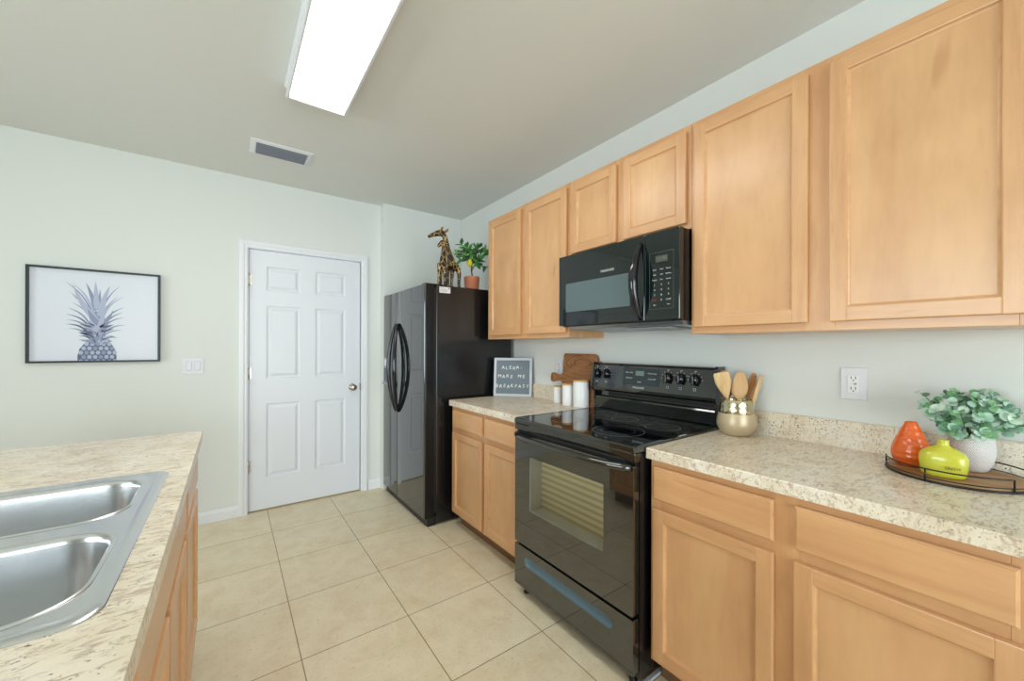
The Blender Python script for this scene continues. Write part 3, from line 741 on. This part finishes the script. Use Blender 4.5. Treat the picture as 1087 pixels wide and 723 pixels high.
# ------------------------------------------------------------------ microwave
root = thing('microwave', 'black over-the-range microwave mounted under the short wall cabinet', 'microwave', (1.70, 1.277, 1.41))
MX, MY0, MY1, MZ0, MZ1 = 1.530, .906, 1.647, 1.416, 1.809
MB().box(MX + .03, 1.915, MY0 + .002, MY1 - .002, MZ0 - .004, MZ1 - .001, .003).build('case', M['blkside'], root)
def mslab(y0, y1, nm, mat):
    m = MB(); rg = [[(MX + d, u, v) for u, v in rrect(y0 + o, y1 - o, MZ0 + o, MZ1 - o, .004, 3)] for o, d in ((0, .03), (0, .004), (.001, .001), (.004, 0))]
    m.grid_loft(rg, True, True, smooth=False); return m.build(nm, mat, root)
md = mslab(1.078, MY1, 'door', M['micro']); mc = mslab(MY0, 1.076, 'control_panel', M['micro'])
def rim(m, y0, y1, z0, z1, t=.0012, d=.0006):
    for b in ((y0, y1, z0, z0 + t), (y0, y1, z1 - t, z1), (y0, y0 + t, z0 + t, z1 - t), (y1 - t, y1, z0 + t, z1 - t)):
        m.box(MX - d, MX + .0005, *b)
mb = MB(); rim(mb, 1.150, 1.632, 1.462, 1.726); mb.build('door_groove', M['rub'], md)
MB().box(MX - .0012, MX + .001, 1.160, 1.590, 1.492, 1.650, .0005).build('window', M['mwin'], md)
mb = MB(); add_text(mb, 'FRIGIDAIRE', .017, face_nx(MX - .0006, 1.295, 1.682)); mb.build('badge', M['mark'], md)
hp, hr = [], []
for i in range(25):
    t = i / 24; q = math.sin(PI * t)
    hp.append((MX - .004 - .056 * q ** .8, 1.094 + .004 * q, 1.424 + t * .344)); hr.append(.010 + .011 * q)
MB().tube(hp, hr, 12, flat=1.0).build('handle', M['navy'], md)
mb = MB(); rim(mb, .935, 1.052, 1.466, 1.716, .0010); mb.build('keypad_outline', plain('keypad_line', (90, 104, 96), .4), mc)
MB().box(MX - .0012, MX + .001, .962, 1.022, 1.672, 1.700, .0004).build('clock_display', plain('clock_olive', (66, 74, 60), .3), mc)
mb = MB(); add_text(mb, '12:00', .022, face_nx(MX - .0014, .992, 1.686)); mb.build('clock_digits', plain('clock_dim', (110, 112, 96), .4), mc)
mb = MB(); rows = [('Cook', 'Time', 'Power'), ('Melt', 'Soft', 'Defrost'), ('Potato', 'Pop', 'Sensor'), ('1', '2', '3'), ('4', '5', '6'), ('7', '8', '9')]
for r, row in enumerate(rows):
    for c_, s in enumerate(row):
        y = 1.026 - c_ * .034; z = 1.640 - r * .0225
        mb = MB(); add_text(mb, s, .0115 if len(s) == 1 else .0085, face_nx(MX - .0012, y, z), .0003); mb.build('key', M['mark'], mc)
for t, y, z, sz in (('0', .992, 1.505, .0115), ('START', .958, 1.505, .0085), ('Light', 1.026, 1.484, .007), ('Vent', .958, 1.484, .007)):
    mb = MB(); add_text(mb, t, sz, face_nx(MX - .0012, y, z)); mb.build('key', M['mark'], mc)
mb = MB(); add_text(mb, 'STOP', .0085, face_nx(MX - .0012, 1.026, 1.505)); mb.build('stop_key', M['red'], mc)
mb = MB(); pr = [(1.560, 1.412), (1.575, 1.396), (1.905, 1.388), (1.905, 1.412)]
mb.prism(pr, lambda u, v, w: (u, w, v), MY0 + .008, MY1 - .05); bt = mb.build('underside', M['sheet'], root)
MB().box(1.62, 1.82, 1.0, 1.25, 1.3865, 1.393, .001).build('grease_filter', M['grey'], bt)

# ------------------------------------------------------------------ letter board
A, B_ = Vector((1.672, 2.545, .9145)), Vector((1.880, 2.323, .9145))
W_ = .300; ang = math.atan2(B_.y - A.y, B_.x - A.x)
root = thing('letter_board', 'grey felt letter board in pale frame leaning beside the refrigerator', 'letter board', (A + B_) / 2, (0, 0, 0))
root.rotation_euler = Euler((-math.radians(6), 0, ang), 'XYZ')   # local x along the board, local z up, local -y faces the camera
H_ = .298; h2 = W_ / 2; t = .019
mb = MB().box(-h2, -h2 + t, -.012, .012, 0, H_, .0015).box(h2 - t, h2, -.012, .012, 0, H_, .0015)
mb.box(-h2 + t, h2 - t, -.012, .012, 0, t, .0015).box(-h2 + t, h2 - t, -.012, .012, H_ - t, H_, .0015)
mb.build('frame', plain('pale_grey_frame', (196, 200, 206), .4), root, True)
def felt():
    n = NT('grey_felt'); wv = n.n('ShaderNodeTexWave', wave_type='BANDS', bands_direction='Z', Scale=26.0)
    n.l(n.coords(), wv.inputs['Vector']); n.b.inputs['Base Color'].default_value = lin(118, 130, 138); n.set(Roughness=.95)
    n.bump(wv.outputs['Fac'], .4, .002); return n.m
MB().box(-h2 + t, h2 - t, -.006, .010, t, H_ - t).build('felt', felt(), root, True)
wl = plain('white_letters', (242, 242, 242), .5)
Rl = Matrix(((1, 0, 0), (0, 0, -1), (0, 1, 0))).to_4x4()
jit = [0, -.006, .002, -.008, .004, 0.0, -.002, .003, -.005]
for txt, z, sz, x0, dx in (('ALEXA-', .222, .036, -.078, .0285), ('MAKE ME', .155, .036, -.104, .0315), ('BREAKFAST', .079, .036, -.124, .0300)):
    for i, ch in enumerate(txt):
        if ch == ' ': continue
        mb = MB()
        add_text(mb, ch, sz, Matrix.Translation((x0 + i * dx, -.0075, z + jit[i] * .6)) @ Rl @ Matrix.Rotation(random.uniform(-.12, .12), 4, 'Z'), .0012)
        mb.build('letter', wl, root, True)

# ------------------------------------------------------------------ cutting board
def walnut():
    n = NT('acacia_wood'); v = n.coords((2.2, 3.0, 9))
    d = n.noise(v, 1.6, 3, .5, 1.4)
    wv = n.n('ShaderNodeTexWave', wave_type='RINGS', rings_direction='X', Scale=2.6, Distortion=2.5); wv.inputs['Detail'].default_value = 3
    n.l(n.coords((1, 1.6, 4.5), (0, 0.05, -1.25)), wv.inputs['Vector'])
    c = n.ramp(wv.outputs['Fac'], [(.1, lin(96, 58, 36)), (.35, lin(140, 88, 52)), (.6, lin(178, 122, 74)), (.9, lin(120, 74, 46))])
    c = n.mix(.5, c, n.ramp(d, [(.3, lin(120, 74, 44)), (.7, lin(196, 142, 90))]))
    n.l(c, n.b.inputs['Base Color']); n.set(Roughness=.45); return n.m
root = thing('cutting_board', 'wooden paddle cutting board leaning on the wall behind the canisters', 'cutting board', (1.868, 1.83, .9145))
root.rotation_euler = (0, math.radians(4.5), 0)
# outline in (y, z) relative to the board's centre bottom; the handle points to +y
ol = [(-.15, .02), (-.14, .006), (-.13, 0), (.14, 0), (.152, .004), (.157, .014)]
ol += [(.157, .125), (.160, .138), (.172, .147), (.200, .149), (.238, .143), (.262, .135), (.272, .140), (.277, .152), (.278, .169), (.277, .186), (.272, .198), (.262, .203), (.238, .195), (.200, .189), (.172, .191), (.160, .200), (.157, .213)]
ol += [(.157, .326), (.152, .336), (.142, .340), (-.12, .340), (-.138, .332), (-.15, .31)]
hole = [(.262 + .006 * math.cos(-2 * PI * k / 12), .169 + .010 * math.sin(-2 * PI * k / 12)) for k in range(12)]
q = lambda u, v, w: (w, u, v)
mb = MB().plate(ol, [hole], q, 0).plate(ol, [hole], q, .018)
mb.grid_loft([[q(u, v, 0) for u, v in ol], [q(u, v, .018) for u, v in ol]], False, False, smooth=False)
mb.grid_loft([[q(u, v, 0) for u, v in hole], [q(u, v, .018) for u, v in hole]], False, False, smooth=False)
mb.build('board', walnut(), root, True, recalc=True)

# ------------------------------------------------------------------ canisters
def canister(label, x, y, r, h):
    root = thing('canister', label, 'canister', (x, y, .914), group='white canisters by the cutting board')
    MB().lathe([(r - .004, 0), (r - .001, .001), (r, .004), (r, h - .012), (r - .002, h - .010), (r - .004, h - .010)], (x, y, .914), 40).build('jar', M['white'], root)
    MB().lathe([(r - .002, h - .010), (r, h - .009), (r + .0005, h - .002), (r - .001, h), (r - .003, h + .0005)], (x, y, .914), 40).build('lid', plain('bamboo_lid', (208, 172, 120), .5), root)
canister('smallest white canister of the three, nearest the letter board', 1.838, 1.985, .031, .117)
canister('middle-sized white canister standing between the other two canisters', 1.812, 1.861, .038, .142)
canister('tallest white canister of the three, nearest the range', 1.826, 1.757, .050, .172)

# ------------------------------------------------------------------ utensil jar
def hammered():
    n = NT('hammered_champagne_metal'); n.b.inputs['Base Color'].default_value = lin(200, 190, 158); n.set(Metallic=1.0, Roughness=.2)
    vo = n.n('ShaderNodeTexVoronoi', Scale=90.0); n.l(n.coords(), vo.inputs['Vector']); n.bump(vo.outputs['Distance'], .35, .002); return n.m
def beads():
    n = NT('ribbed_stoneware'); n.b.inputs['Base Color'].default_value = lin(198, 180, 148); n.set(Roughness=.38, Metallic=.35)
    n.bump(n.noise(n.coords((1, 1, 1)), 160, 2), .3, .001); return n.m
JX, JY = 1.800, .800
root = thing('utensil_jar', 'squat tan jar with hammered metal rim holding wooden spoons', 'jar', (JX, JY, .914))
lo = [(.036, 0), (.046, .001), (.054, .006), (.068, .022), (.0765, .042), (.0780, .056), (.0755, .076), (.0700, .098)]
MB().lathe(lo, (JX, JY, .914), 48, cap1=False).build('body', beads(), root)
hi = [(.0700, .098), (.0702, .0985), (.0665, .118), (.0630, .140), (.0618, .156), (.0605, .1575), (.0590, .156), (.060, .140), (.0635, .118), (.067, .098), (.070, .07), (.05, .012), (.01, .010)]
b = MB().lathe(hi, (JX, JY, .914), 48, cap0=False).build('metal_collar', hammered(), root)
spw = [wood('pale_beech', (226, 196, 146), (206, 170, 120), (60, 60, 6), False, .55, 0), wood('tan_beech', (190, 142, 92), (164, 116, 70), (60, 60, 6), False, .55, 0), wood('mid_beech', (214, 176, 128), (196, 154, 106), (60, 60, 6), False, .55, 0)]
e1, e2 = Vector((.809, -.588, 0)), Vector((.588, .809, 0))
def across(x, y):
    k = math.hypot(x, y); return Vector((y / k, -x / k, 0)), Vector((x / k, y / k, 0))
j1, j2 = across(1.80, .80)
def spoon(label, top, low, wd, mat, flat=.22, turn=0.0, kind='spoon', hl=.105):
    """bowl centre top, running down to low inside the jar"""
    T_, L_ = Vector(top), Vector(low); d = (T_ - L_).normalized()
    side = (j1 * math.cos(turn) + j2 * math.sin(turn)); side = (side - d * side.dot(d)).normalized(); nn = d.cross(side)
    ln = (T_ - L_).length; rings = []
    N = 26
    for i in range(N + 1):
        s = i / N * (ln + hl * .5)
        if s < ln - hl * .62: hw = .0055; th = .0055
        else:
            u = (s - (ln - hl * .62)) / (hl * 1.12); u = min(max(u, 0), 1)
            if kind == 'spoon': sh = math.sin(PI * min(1, u ** .75 * 1.0)) ** .6 if u < .98 else .15
            else: sh = min(1, u * 1.7) ** .8 * (1 if u < .93 else .8)
            hw = .0055 + (wd / 2 - .0055) * max(0, sh); th = max(.0022, .0055 * (1 - u) + wd * flat * .12)
        c = L_ + d * s
        dish = 0
        rings.append([c + side * (hw * math.cos(2 * PI * k / 14)) + nn * (th * math.sin(2 * PI * k / 14)) for k in range(14)])
    mb = MB().grid_loft(rings)
    return tag(mb.build('wooden_spoon' if kind == 'spoon' else 'wooden_spatula', mat), label, 'spoon' if kind == 'spoon' else 'spatula', 'wooden utensils in the jar')
cj = Vector((JX, JY, 0))
def at(a, b_, z): v = cj + j1 * a * .87 + j2 * b_; return (v.x, v.y, z)
spoon('pale wooden spatula with slanted head, nearest the range in the jar', at(-.056, -.030, 1.138), at(-.006, .020, .930), .064, spw[0], kind='spatula', turn=.1)
spoon('broad tan wooden spoon standing behind the pale slanted spatula', at(-.050, .034, 1.142), at(-.008, .036, .930), .052, spw[1], turn=.1)
spoon('tan round wooden spoon standing upright in the centre of the jar', at(.014, -.006, 1.140), at(-.004, .004, .927), .066, spw[2], turn=0)
spoon('darker tan oval wooden spoon behind the thin utensil leaning over the rim', at(.066, .020, 1.134), at(.026, .030, .930), .046, spw[1], turn=.45)
spoon('thin pale wooden utensil seen edge-on, leaning outward over the jar rim', at(.093, -.012, 1.128), at(.030, -.012, .930), .040, spw[0], turn=1.15, kind='spatula')

# ------------------------------------------------------------------ tray, vases, plant
TX, TY = 1.752, .163
root = thing('serving_tray', 'round wooden tray with black wire rail on the countertop', 'tray', (TX, TY, .914))
wt = wood('tray_acacia', (188, 148, 102), (150, 108, 68), (30, 4, 30), False, .5, 0)
MB().lathe([(.140, .002), (.142, .003), (.142, .010), (.141, .0115), (.139, .012)], (TX, TY, .914), 64, smooth=False).build('wooden_base', wt, root)
bm_ = plain('black_wire', (18, 22, 22), .4)
mb = MB(); R1 = .1455
circ = lambda r, z: [(TX + r * math.cos(2 * PI * k / 72), TY + r * math.sin(2 * PI * k / 72), z) for k in range(72)]
mb.tube(circ(R1, .9175), .0032, 8, True)
mb.tube(circ(R1, .9275), .0016, 8, True)
# two raised rail arcs with posts
for a0, a1 in ((95, 232), (270, 400)):
    pts = []
    for i in range(41):
        a = math.radians(a0 + (a1 - a0) * i / 40); pts.append((TX + R1 * math.cos(a), TY + R1 * math.sin(a), .951))
    for a in (a0, a1):
        p = (TX + R1 * math.cos(math.radians(a)), TY + R1 * math.sin(math.radians(a)), .9175)
        if a == a0: pts = [p] + pts
        else: pts = pts + [p]
    mb.tube(pts, .0021, 8)
    m_ = math.radians((a0 + a1) / 2); px, py = TX + R1 * math.cos(m_), TY + R1 * math.sin(m_)
    mb.tube([(px, py, .9175), (px, py, .951)], .0021, 8)
mb.build('wire_rail', bm_, root)
ZT = .9262
def rippled(name, rgb, bands=None, rough=.15):
    n = NT(name); n.b.inputs['Base Color'].default_value = lin(*rgb); n.set(Roughness=rough, Coat_Weight=.5, Coat_Roughness=.08)
    if bands:
        wv = n.n('ShaderNodeTexWave', wave_type='BANDS', bands_direction='Z', Scale=bands, Distortion=.4); n.l(n.coords(), wv.inputs['Vector']); n.bump(wv.outputs['Fac'], .5, .003)
    return n.m
root = thing('orange_vase', 'glossy orange teardrop vase with ribbed sides on the wire tray', 'vase', (1.744, .252, ZT))
O = [(.022, 0), (.031, .001), (.037, .006), (.0445, .024), (.0465, .040), (.0452, .054), (.039, .075), (.030, .098), (.022, .118), (.0155, .131), (.0142, .136), (.0134, .1375), (.0118, .136), (.013, .128), (.02, .10), (.02, .06), (.002, .04)]
MB().lathe(O, (1.744, .252, ZT), 56).build('body', rippled('orange_glaze', (224, 98, 30), 16), root)
root = thing('yellow_vase', 'lime yellow flat bottle vase with short neck on the wire tray', 'vase', (1.676, .176, ZT))
yv = rippled('lime_glaze', (202, 200, 62), None, .25)
prof = [(.80, 0), (.88, .002), (.93, .010), (.985, .035), (1.0, .048), (.97, .060), (.84, .071), (.55, .080), (.30, .086), (.25, .090), (.235, .094), (.24, .101), (.25, .104), (.17, .1045), (.15, .10), (.14, .085), (.02, .08)]
mb = MB(); y1, y2 = across(1.676, .176); rings = []
for k_, z in prof:
    ring = []
    for i in range(48):
        a = 2 * PI * i / 48; cx, sy = math.cos(a), math.sin(a); ex = .70
        hx = .0500 * k_; hy = .036 * k_ if k_ > .35 else .0500 * k_
        ux = math.copysign(abs(cx) ** (ex + .45 * (1 - k_)), cx) * hx if k_ > .35 else cx * hx
        uy = math.copysign(abs(sy) ** (ex + .45 * (1 - k_)), sy) * hy if k_ > .35 else sy * hy
        v = Vector((1.676, .176, ZT + z)) + y1 * ux + y2 * uy; ring.append(v)
    rings.append(ring)
mb.grid_loft(rings); mb.build('body', yv, root)
mb = MB()
R2 = Matrix(((y1.x, 0, -y2.x), (y1.y, 0, -y2.y), (0, 1, 0))).to_4x4() @ Matrix.Rotation(.30, 4, 'Y')
p_ = Vector((1.676, .176, ZT + .030)) - y2 * .0350 + y1 * .018
add_text(mb, 'FAITH', .0115, Matrix.Translation(p_) @ R2, .0012); mb.build('embossed_word', plain('embossed_brown', (140, 128, 40), .5), root)

PX, PY = 1.822, .1346
root = thing('potted_eucalyptus', 'green eucalyptus plant in a white dimpled pot on the tray', 'plant', (PX, PY, ZT))
def dimple():
    n = NT('white_dimpled_ceramic'); v = n.coords((1, 1, 1))
    # rows of small dents around the pot
    sp = n.n('ShaderNodeSeparateXYZ'); tc = n.n('ShaderNodeTexCoord'); n.l(tc.outputs['Object'], sp.inputs[0])
    at_ = n.n('ShaderNodeMath', operation='ARCTAN2'); n.l(sp.outputs[1], at_.inputs[0]); n.l(sp.outputs[0], at_.inputs[1])
    m1 = n.n('ShaderNodeMath', operation='MULTIPLY'); m1.inputs[1].default_value = 62; n.l(at_.outputs[0], m1.inputs[0])
    m2 = n.n('ShaderNodeMath', operation='MULTIPLY'); m2.inputs[1].default_value = 760; n.l(sp.outputs[2], m2.inputs[0])
    s1 = n.n('ShaderNodeMath', operation='SINE'); s2 = n.n('ShaderNodeMath', operation='SINE'); n.l(m1.outputs[0], s1.inputs[0]); n.l(m2.outputs[0], s2.inputs[0])
    mm = n.n('ShaderNodeMath', operation='MULTIPLY'); n.l(s1.outputs[0], mm.inputs[0]); n.l(s2.outputs[0], mm.inputs[1])
    n.l(n.ramp(mm.outputs[0], [(.25, lin(232, 228, 226)), (.6, lin(176, 166, 164))]), n.b.inputs['Base Color']); n.set(Roughness=.6)
    n.bump(mm.outputs[0], -.5 if False else .5, .002); return n.m
Pp = [(.026, 0), (.030, .001), (.035, .006), (.0445, .028), (.0490, .052), (.0500, .072), (.0478, .096), (.0450, .110), (.0440, .1125), (.0420, .1115), (.044, .100), (.042, .09), (.002, .088)]
pot = MB().lathe(Pp, (0, 0, 0), 60).build('pot', dimple(), root, True)
eu = [plain('eucalyptus_grey_green', (172, 208, 186), .6), plain('eucalyptus_pale', (208, 228, 212), .6), plain('eucalyptus_green', (124, 178, 124), .6), plain('eucalyptus_deep', (104, 146, 122), .6)]
mb = MB(); st = MB()
def leaf(mb, c, d, up, L, Wd, mi, cup=.15, nseg=5, round_=True):
    d = d.normalized(); s = d.cross(up)
    if s.length < .01: s = d.cross(Vector((1, .2, 0)))
    s.normalize(); n_ = s.cross(d)
    rows = []
    for i in range(nseg + 1):
        t = i / nseg
        w_ = Wd / 2 * (math.sin(PI * (t * .94 + .03)) ** (.55 if round_ else .9)); zc = -cup * L * (t - .5) ** 2
        m_ = c + d * (L * t) + n_ * zc
        rows.append((m_ + s * w_ + n_ * cup * w_, m_, m_ - s * w_ + n_ * cup * w_))
    for a, b in zip(rows[:-1], rows[1:]):
        mb.poly([a[0], b[0], b[1], a[1]], mi, True); mb.poly([a[1], b[1], b[2], a[2]], mi, True)
rng = random.Random(3)
base = Vector((0, 0, .122)); p1, p2 = across(PX, PY)
for k in range(70):
    a_ = rng.uniform(-1, 1); b_ = rng.uniform(-1, 1); rr = math.hypot(a_, b_)
    if rr > 1: a_, b_ = a_ / rr, b_ / rr
    rr = min(1, rr); lift = math.sqrt(max(0, 1 - rr * rr * .80)) * rng.uniform(.72, 1.0)
    a_ *= .092; b_ *= .066; zt = .006 + .118 * lift
    if k in (0, 1): a_, b_, zt = .128, .0, .038 + .01 * k
    if k in (2, 3): a_, b_, zt = -.106, -.01, .070 + .035 * (k - 2)
    if k in (4, 5, 6): a_, b_, zt = (-.050, -.030, .025)[k - 4], -.058, -.004
    tip = base + p1 * a_ + p2 * b_ + Vector((0, 0, zt)); hd = Vector((tip.x, tip.y, 0)); hd = hd.normalized() if hd.length > .001 else Vector((1, 0, 0))
    if tip.x + PX > XW - .02: tip.x = XW - .02 - PX - rng.uniform(0, .02)
    b0 = base + hd * .02 - Vector((0, 0, .030)); mid = (b0 + tip) / 2 + Vector((0, 0, .020))
    pts = []
    for i in range(9):
        t = i / 8; pts.append(b0 * (1 - t) ** 2 + mid * 2 * t * (1 - t) + tip * t * t)
    st.tube(pts, .0011, 5)
    for i in range(3, 9):
        p = pts[i]; dd = (pts[i] - pts[i - 1]).normalized()
        for s_ in (-1, 1):
            rv = Vector((rng.uniform(-1, 1), rng.uniform(-1, 1), rng.uniform(-.6, .9)))
            sd_ = (dd.cross(rv)).normalized() * s_ + dd * .35
            sz = rng.uniform(.018, .029) * (1.05 if i < 8 else .8)
            if (p + sd_ * sz).x + PX > XW - .004: continue
            leaf(mb, p, sd_, Vector((rng.uniform(-.5, .5), rng.uniform(-.5, .5), .7)) - p2 * .9, sz, sz * .92, rng.choice([0, 0, 0, 1, 1, 2, 3]))
mb.build('foliage', eu, root, True); st.build('stems', plain('eucalyptus_stem', (98, 120, 84), .7), root, True)

# ------------------------------------------------------------------ lemon tree
LX, LY, LZ = 1.668, 2.88, FZ1 - .002
root = thing('potted_lemon_tree', 'small artificial lemon tree in a terracotta pot on the refrigerator', 'plant', (LX, LY, LZ))
TP = [(.050, 0), (.056, .001), (.0615, .060), (.0640, .100), (.0655, .102), (.067, .140), (.066, .143), (.062, .143), (.060, .125), (.003, .120)]
MB().lathe([(a, b * 1.0) for a, b in TP], (0, 0, 0), 40).build('pot', plain('terracotta', (206, 128, 92), .8), root, True)
tr = MB(); lv = MB(); rng = random.Random(5)
tr.tube([(0, 0, .12), (.003, 0, .16), (-.004, 0, .205), (.0, 0, .24), (.004, 0, .30)], [.007, .006, .0055, .005, .004], 8)
gm = [plain('lemon_leaf_green', (74, 142, 70), .45), plain('lemon_leaf_light', (124, 184, 100), .45), plain('lemon_leaf_dark', (50, 106, 60), .45)]
def br_(tip, start):
    tip, start = Vector(tip), Vector(start); pts = [start.lerp(tip, i / 6) + Vector((0, 0, .012 * math.sin(PI * i / 6))) for i in range(7)]
    tr.tube(pts, [.0035 - .0004 * i for i in range(7)], 6)
    for i in range(2, 7):
        for s_ in (-1, 1):
            for rep in range(1 if i < 6 else 2):
                p = pts[i]; dd = (pts[i] - pts[i - 1]).normalized(); rv = Vector((rng.uniform(-1, 1), rng.uniform(-1, 1), rng.uniform(-1, 1)))
                d_ = dd * .8 + dd.cross(rv).normalized() * s_ * .9
                leaf(lv, p, d_, Vector((rng.uniform(-.8, .8), rng.uniform(-1, .2), 1)), rng.uniform(.042, .062), rng.uniform(.025, .034), rng.choice([0, 0, 1, 2]), .12, 5, False)
# targets in the picture plane (e1) with some depth (e2)
for a, z, d_ in ((-.125, .335, 0), (-.085, .415, -.02), (-.06, .36, .04), (-.09, .285, -.03), (-.01, .36, .05), (.03, .35, -.05), (.06, .40, 0), (.11, .375, .02), (.115, .32, -.03),
                 (.08, .30, .04), (.10, .225, -.02), (.03, .40, .02), (-.03, .30, -.06), (-.10, .375, .03), (.055, .255, -.04), (-.04, .395, -.02)):
    tp = e1 * a + e2 * d_ + Vector((0, 0, z)); br_(tp, (0, 0, rng.uniform(.20, .29)))
tr.build('trunk', plain('bark', (74, 62, 50), .8), root, True); lv.build('foliage', gm, root, True)
lm = MB(); lc = -e2 * .045 + e1 * (-.012) + Vector((0, 0, .255))
lm.lathe([(.001, -.036), (.005, -.033), (.016, -.024), (.022, -.008), (.0225, .006), (.016, .022), (.007, .031), (.001, .034)], lc, 24)
lm.build('lemon', plain('lemon_yellow', (228, 216, 40), .4), root, True)

# ------------------------------------------------------------------ giraffes
def giraffe_mat():
    n = NT('painted_giraffe_spots'); v = n.coords((1, 1, .8))
    vo = n.n('ShaderNodeTexVoronoi', feature='DISTANCE_TO_EDGE', Scale=28.0); n.l(v, vo.inputs['Vector'])
    vc = n.n('ShaderNodeTexVoronoi', Scale=28.0); n.l(v, vc.inputs['Vector'])
    cells = n.ramp(vc.outputs['Color'], [(.2, lin(18, 16, 18)), (.7, lin(48, 32, 24)), (1, lin(96, 60, 30))])
    r = n.ramp(vo.outputs['Distance'], [(.022, (1, 1, 1, 1)), (.052, (0, 0, 0, 1))])
    n.l(n.mix(r, cells, lin(206, 172, 96)), n.b.inputs['Base Color']); n.set(Roughness=.3); return n.m
GZ = FZ1 - .002
root = thing('giraffe_figurine', 'carved pair of spotted giraffes, adult and calf, on the refrigerator', 'figurine', (1.41, 2.80, GZ))
def body(name, chains, balls, ears):
    mb = MB()
    for pts, r in chains:
        # smooth resample
        P = [Vector(p) for p in pts]; Q, RR = [], []
        for i in range(len(P) - 1):
            for k in range(4):
                t = k / 4; p0, p1, p2, p3 = P[max(i - 1, 0)], P[i], P[i + 1], P[min(i + 2, len(P) - 1)]
                Q.append(.5 * ((2 * p1) + (-p0 + p2) * t + (2 * p0 - 5 * p1 + 4 * p2 - p3) * t * t + (-p0 + 3 * p1 - 3 * p2 + p3) * t ** 3))
                RR.append(r[i] * (1 - t) + r[i + 1] * t)
        Q.append(P[-1]); RR.append(r[-1]); mb.tube(Q, RR, 12)
    for c, r, sc in balls: mb.ball(c, r, 2, sc)
    o = mb.build(name, giraffe_mat(), root)
    md_ = o.modifiers.new('r', 'REMESH'); md_.mode = 'VOXEL'; md_.voxel_size = .0032; md_.use_smooth_shade = True
    evaluated(o)
    for p in o.data.polygons: p.use_smooth = True
    if not o.data.materials: o.data.materials.append(giraffe_mat())
    return o
y = 2.815
ad = body('adult_giraffe', [
    ([(1.243, y, 2.150), (1.262, y, 2.160), (1.292, y, 2.176), (1.330, y, 2.192), (1.365, y, 2.196)], [.012, .014, .018, .025, .024]),
    ([(1.355, y, 2.196), (1.382, y, 2.170), (1.396, y, 2.130), (1.408, y, 2.080), (1.425, y, 2.025), (1.442, y, 1.975)], [.020, .020, .019, .021, .027, .034]),
    ([(1.405, y, 1.965), (1.432, y, 1.955), (1.470, y, 1.945), (1.492, y, 1.925)], [.030, .040, .036, .026]),
    ([(1.392, y - .020, 1.965), (1.388, y - .022, 1.89), (1.395, y - .022, 1.82), (1.397, y - .022, GZ + .004)], [.024, .017, .0125, .014]),
    ([(1.405, y + .018, 1.965), (1.412, y + .020, 1.89), (1.418, y + .020, 1.82), (1.420, y + .020, GZ + .004)], [.026, .019, .0135, .014]),
    ([(1.452, y + .016, 1.935), (1.458, y + .018, 1.88), (1.452, y + .018, 1.82), (1.455, y + .018, GZ + .004)], [.024, .016, .011, .013]),
    ([(1.490, y - .014, 1.930), (1.503, y - .016, 1.88), (1.500, y - .016, 1.82), (1.504, y - .016, GZ + .004)], [.024, .016, .0115, .013]),
], [((1.345, y, 2.200), .026, (1.1, .8, .9))], None)
mb = MB()
for s_ in (-1, 1):
    mb.tube([(1.352, y + s_ * .010, 2.205), (1.358, y + s_ * .011, 2.232), (1.360, y + s_ * .011, 2.243)], [.006, .005, .007], 8)
    mb.tube([(1.372, y + s_ * .018, 2.200), (1.388, y + s_ * .026, 2.214), (1.398, y + s_ * .030, 2.232)], [.006, .011, .002], 8)
mb.build('horns_and_ears', plain('giraffe_brown', (150, 104, 48), .4), ad)
y = 2.765
ca = body('calf_giraffe', [
    ([(1.300, y, 2.070), (1.312, y, 2.085), (1.336, y, 2.108), (1.350, y, 2.112)], [.010, .014, .020, .018]),
    ([(1.345, y, 2.110), (1.350, y, 2.070), (1.346, y, 2.02), (1.342, y, 1.96), (1.340, y, 1.92)], [.018, .017, .020, .027, .030]),
    ([(1.320, y, 1.93), (1.335, y, 1.915), (1.360, y, 1.90)], [.022, .032, .026]),
    ([(1.308, y - .012, 1.94), (1.305, y - .014, 1.86), (1.303, y - .014, GZ + .004)], [.020, .014, .012]),
    ([(1.330, y + .014, 1.93), (1.330, y + .016, 1.86), (1.330, y + .016, GZ + .004)], [.020, .013, .012]),
    ([(1.364, y + .012, 1.91), (1.370, y + .014, 1.86), (1.372, y + .014, GZ + .004)], [.022, .013, .012]),
    ([(1.352, y - .016, 1.91), (1.350, y - .018, 1.86), (1.352, y - .018, GZ + .004)], [.022, .013, .012]),
], [], None)
mb = MB()
for s_ in (-1, 1):
    mb.tube([(1.345, y + s_ * .008, 2.12), (1.348, y + s_ * .009, 2.140)], [.005, .005], 8)
    mb.tube([(1.356, y + s_ * .014, 2.115), (1.372, y + s_ * .022, 2.130)], [.009, .002], 8)
mb.build('horns_and_ears', plain('giraffe_brown_calf', (150, 104, 48), .4), ca)
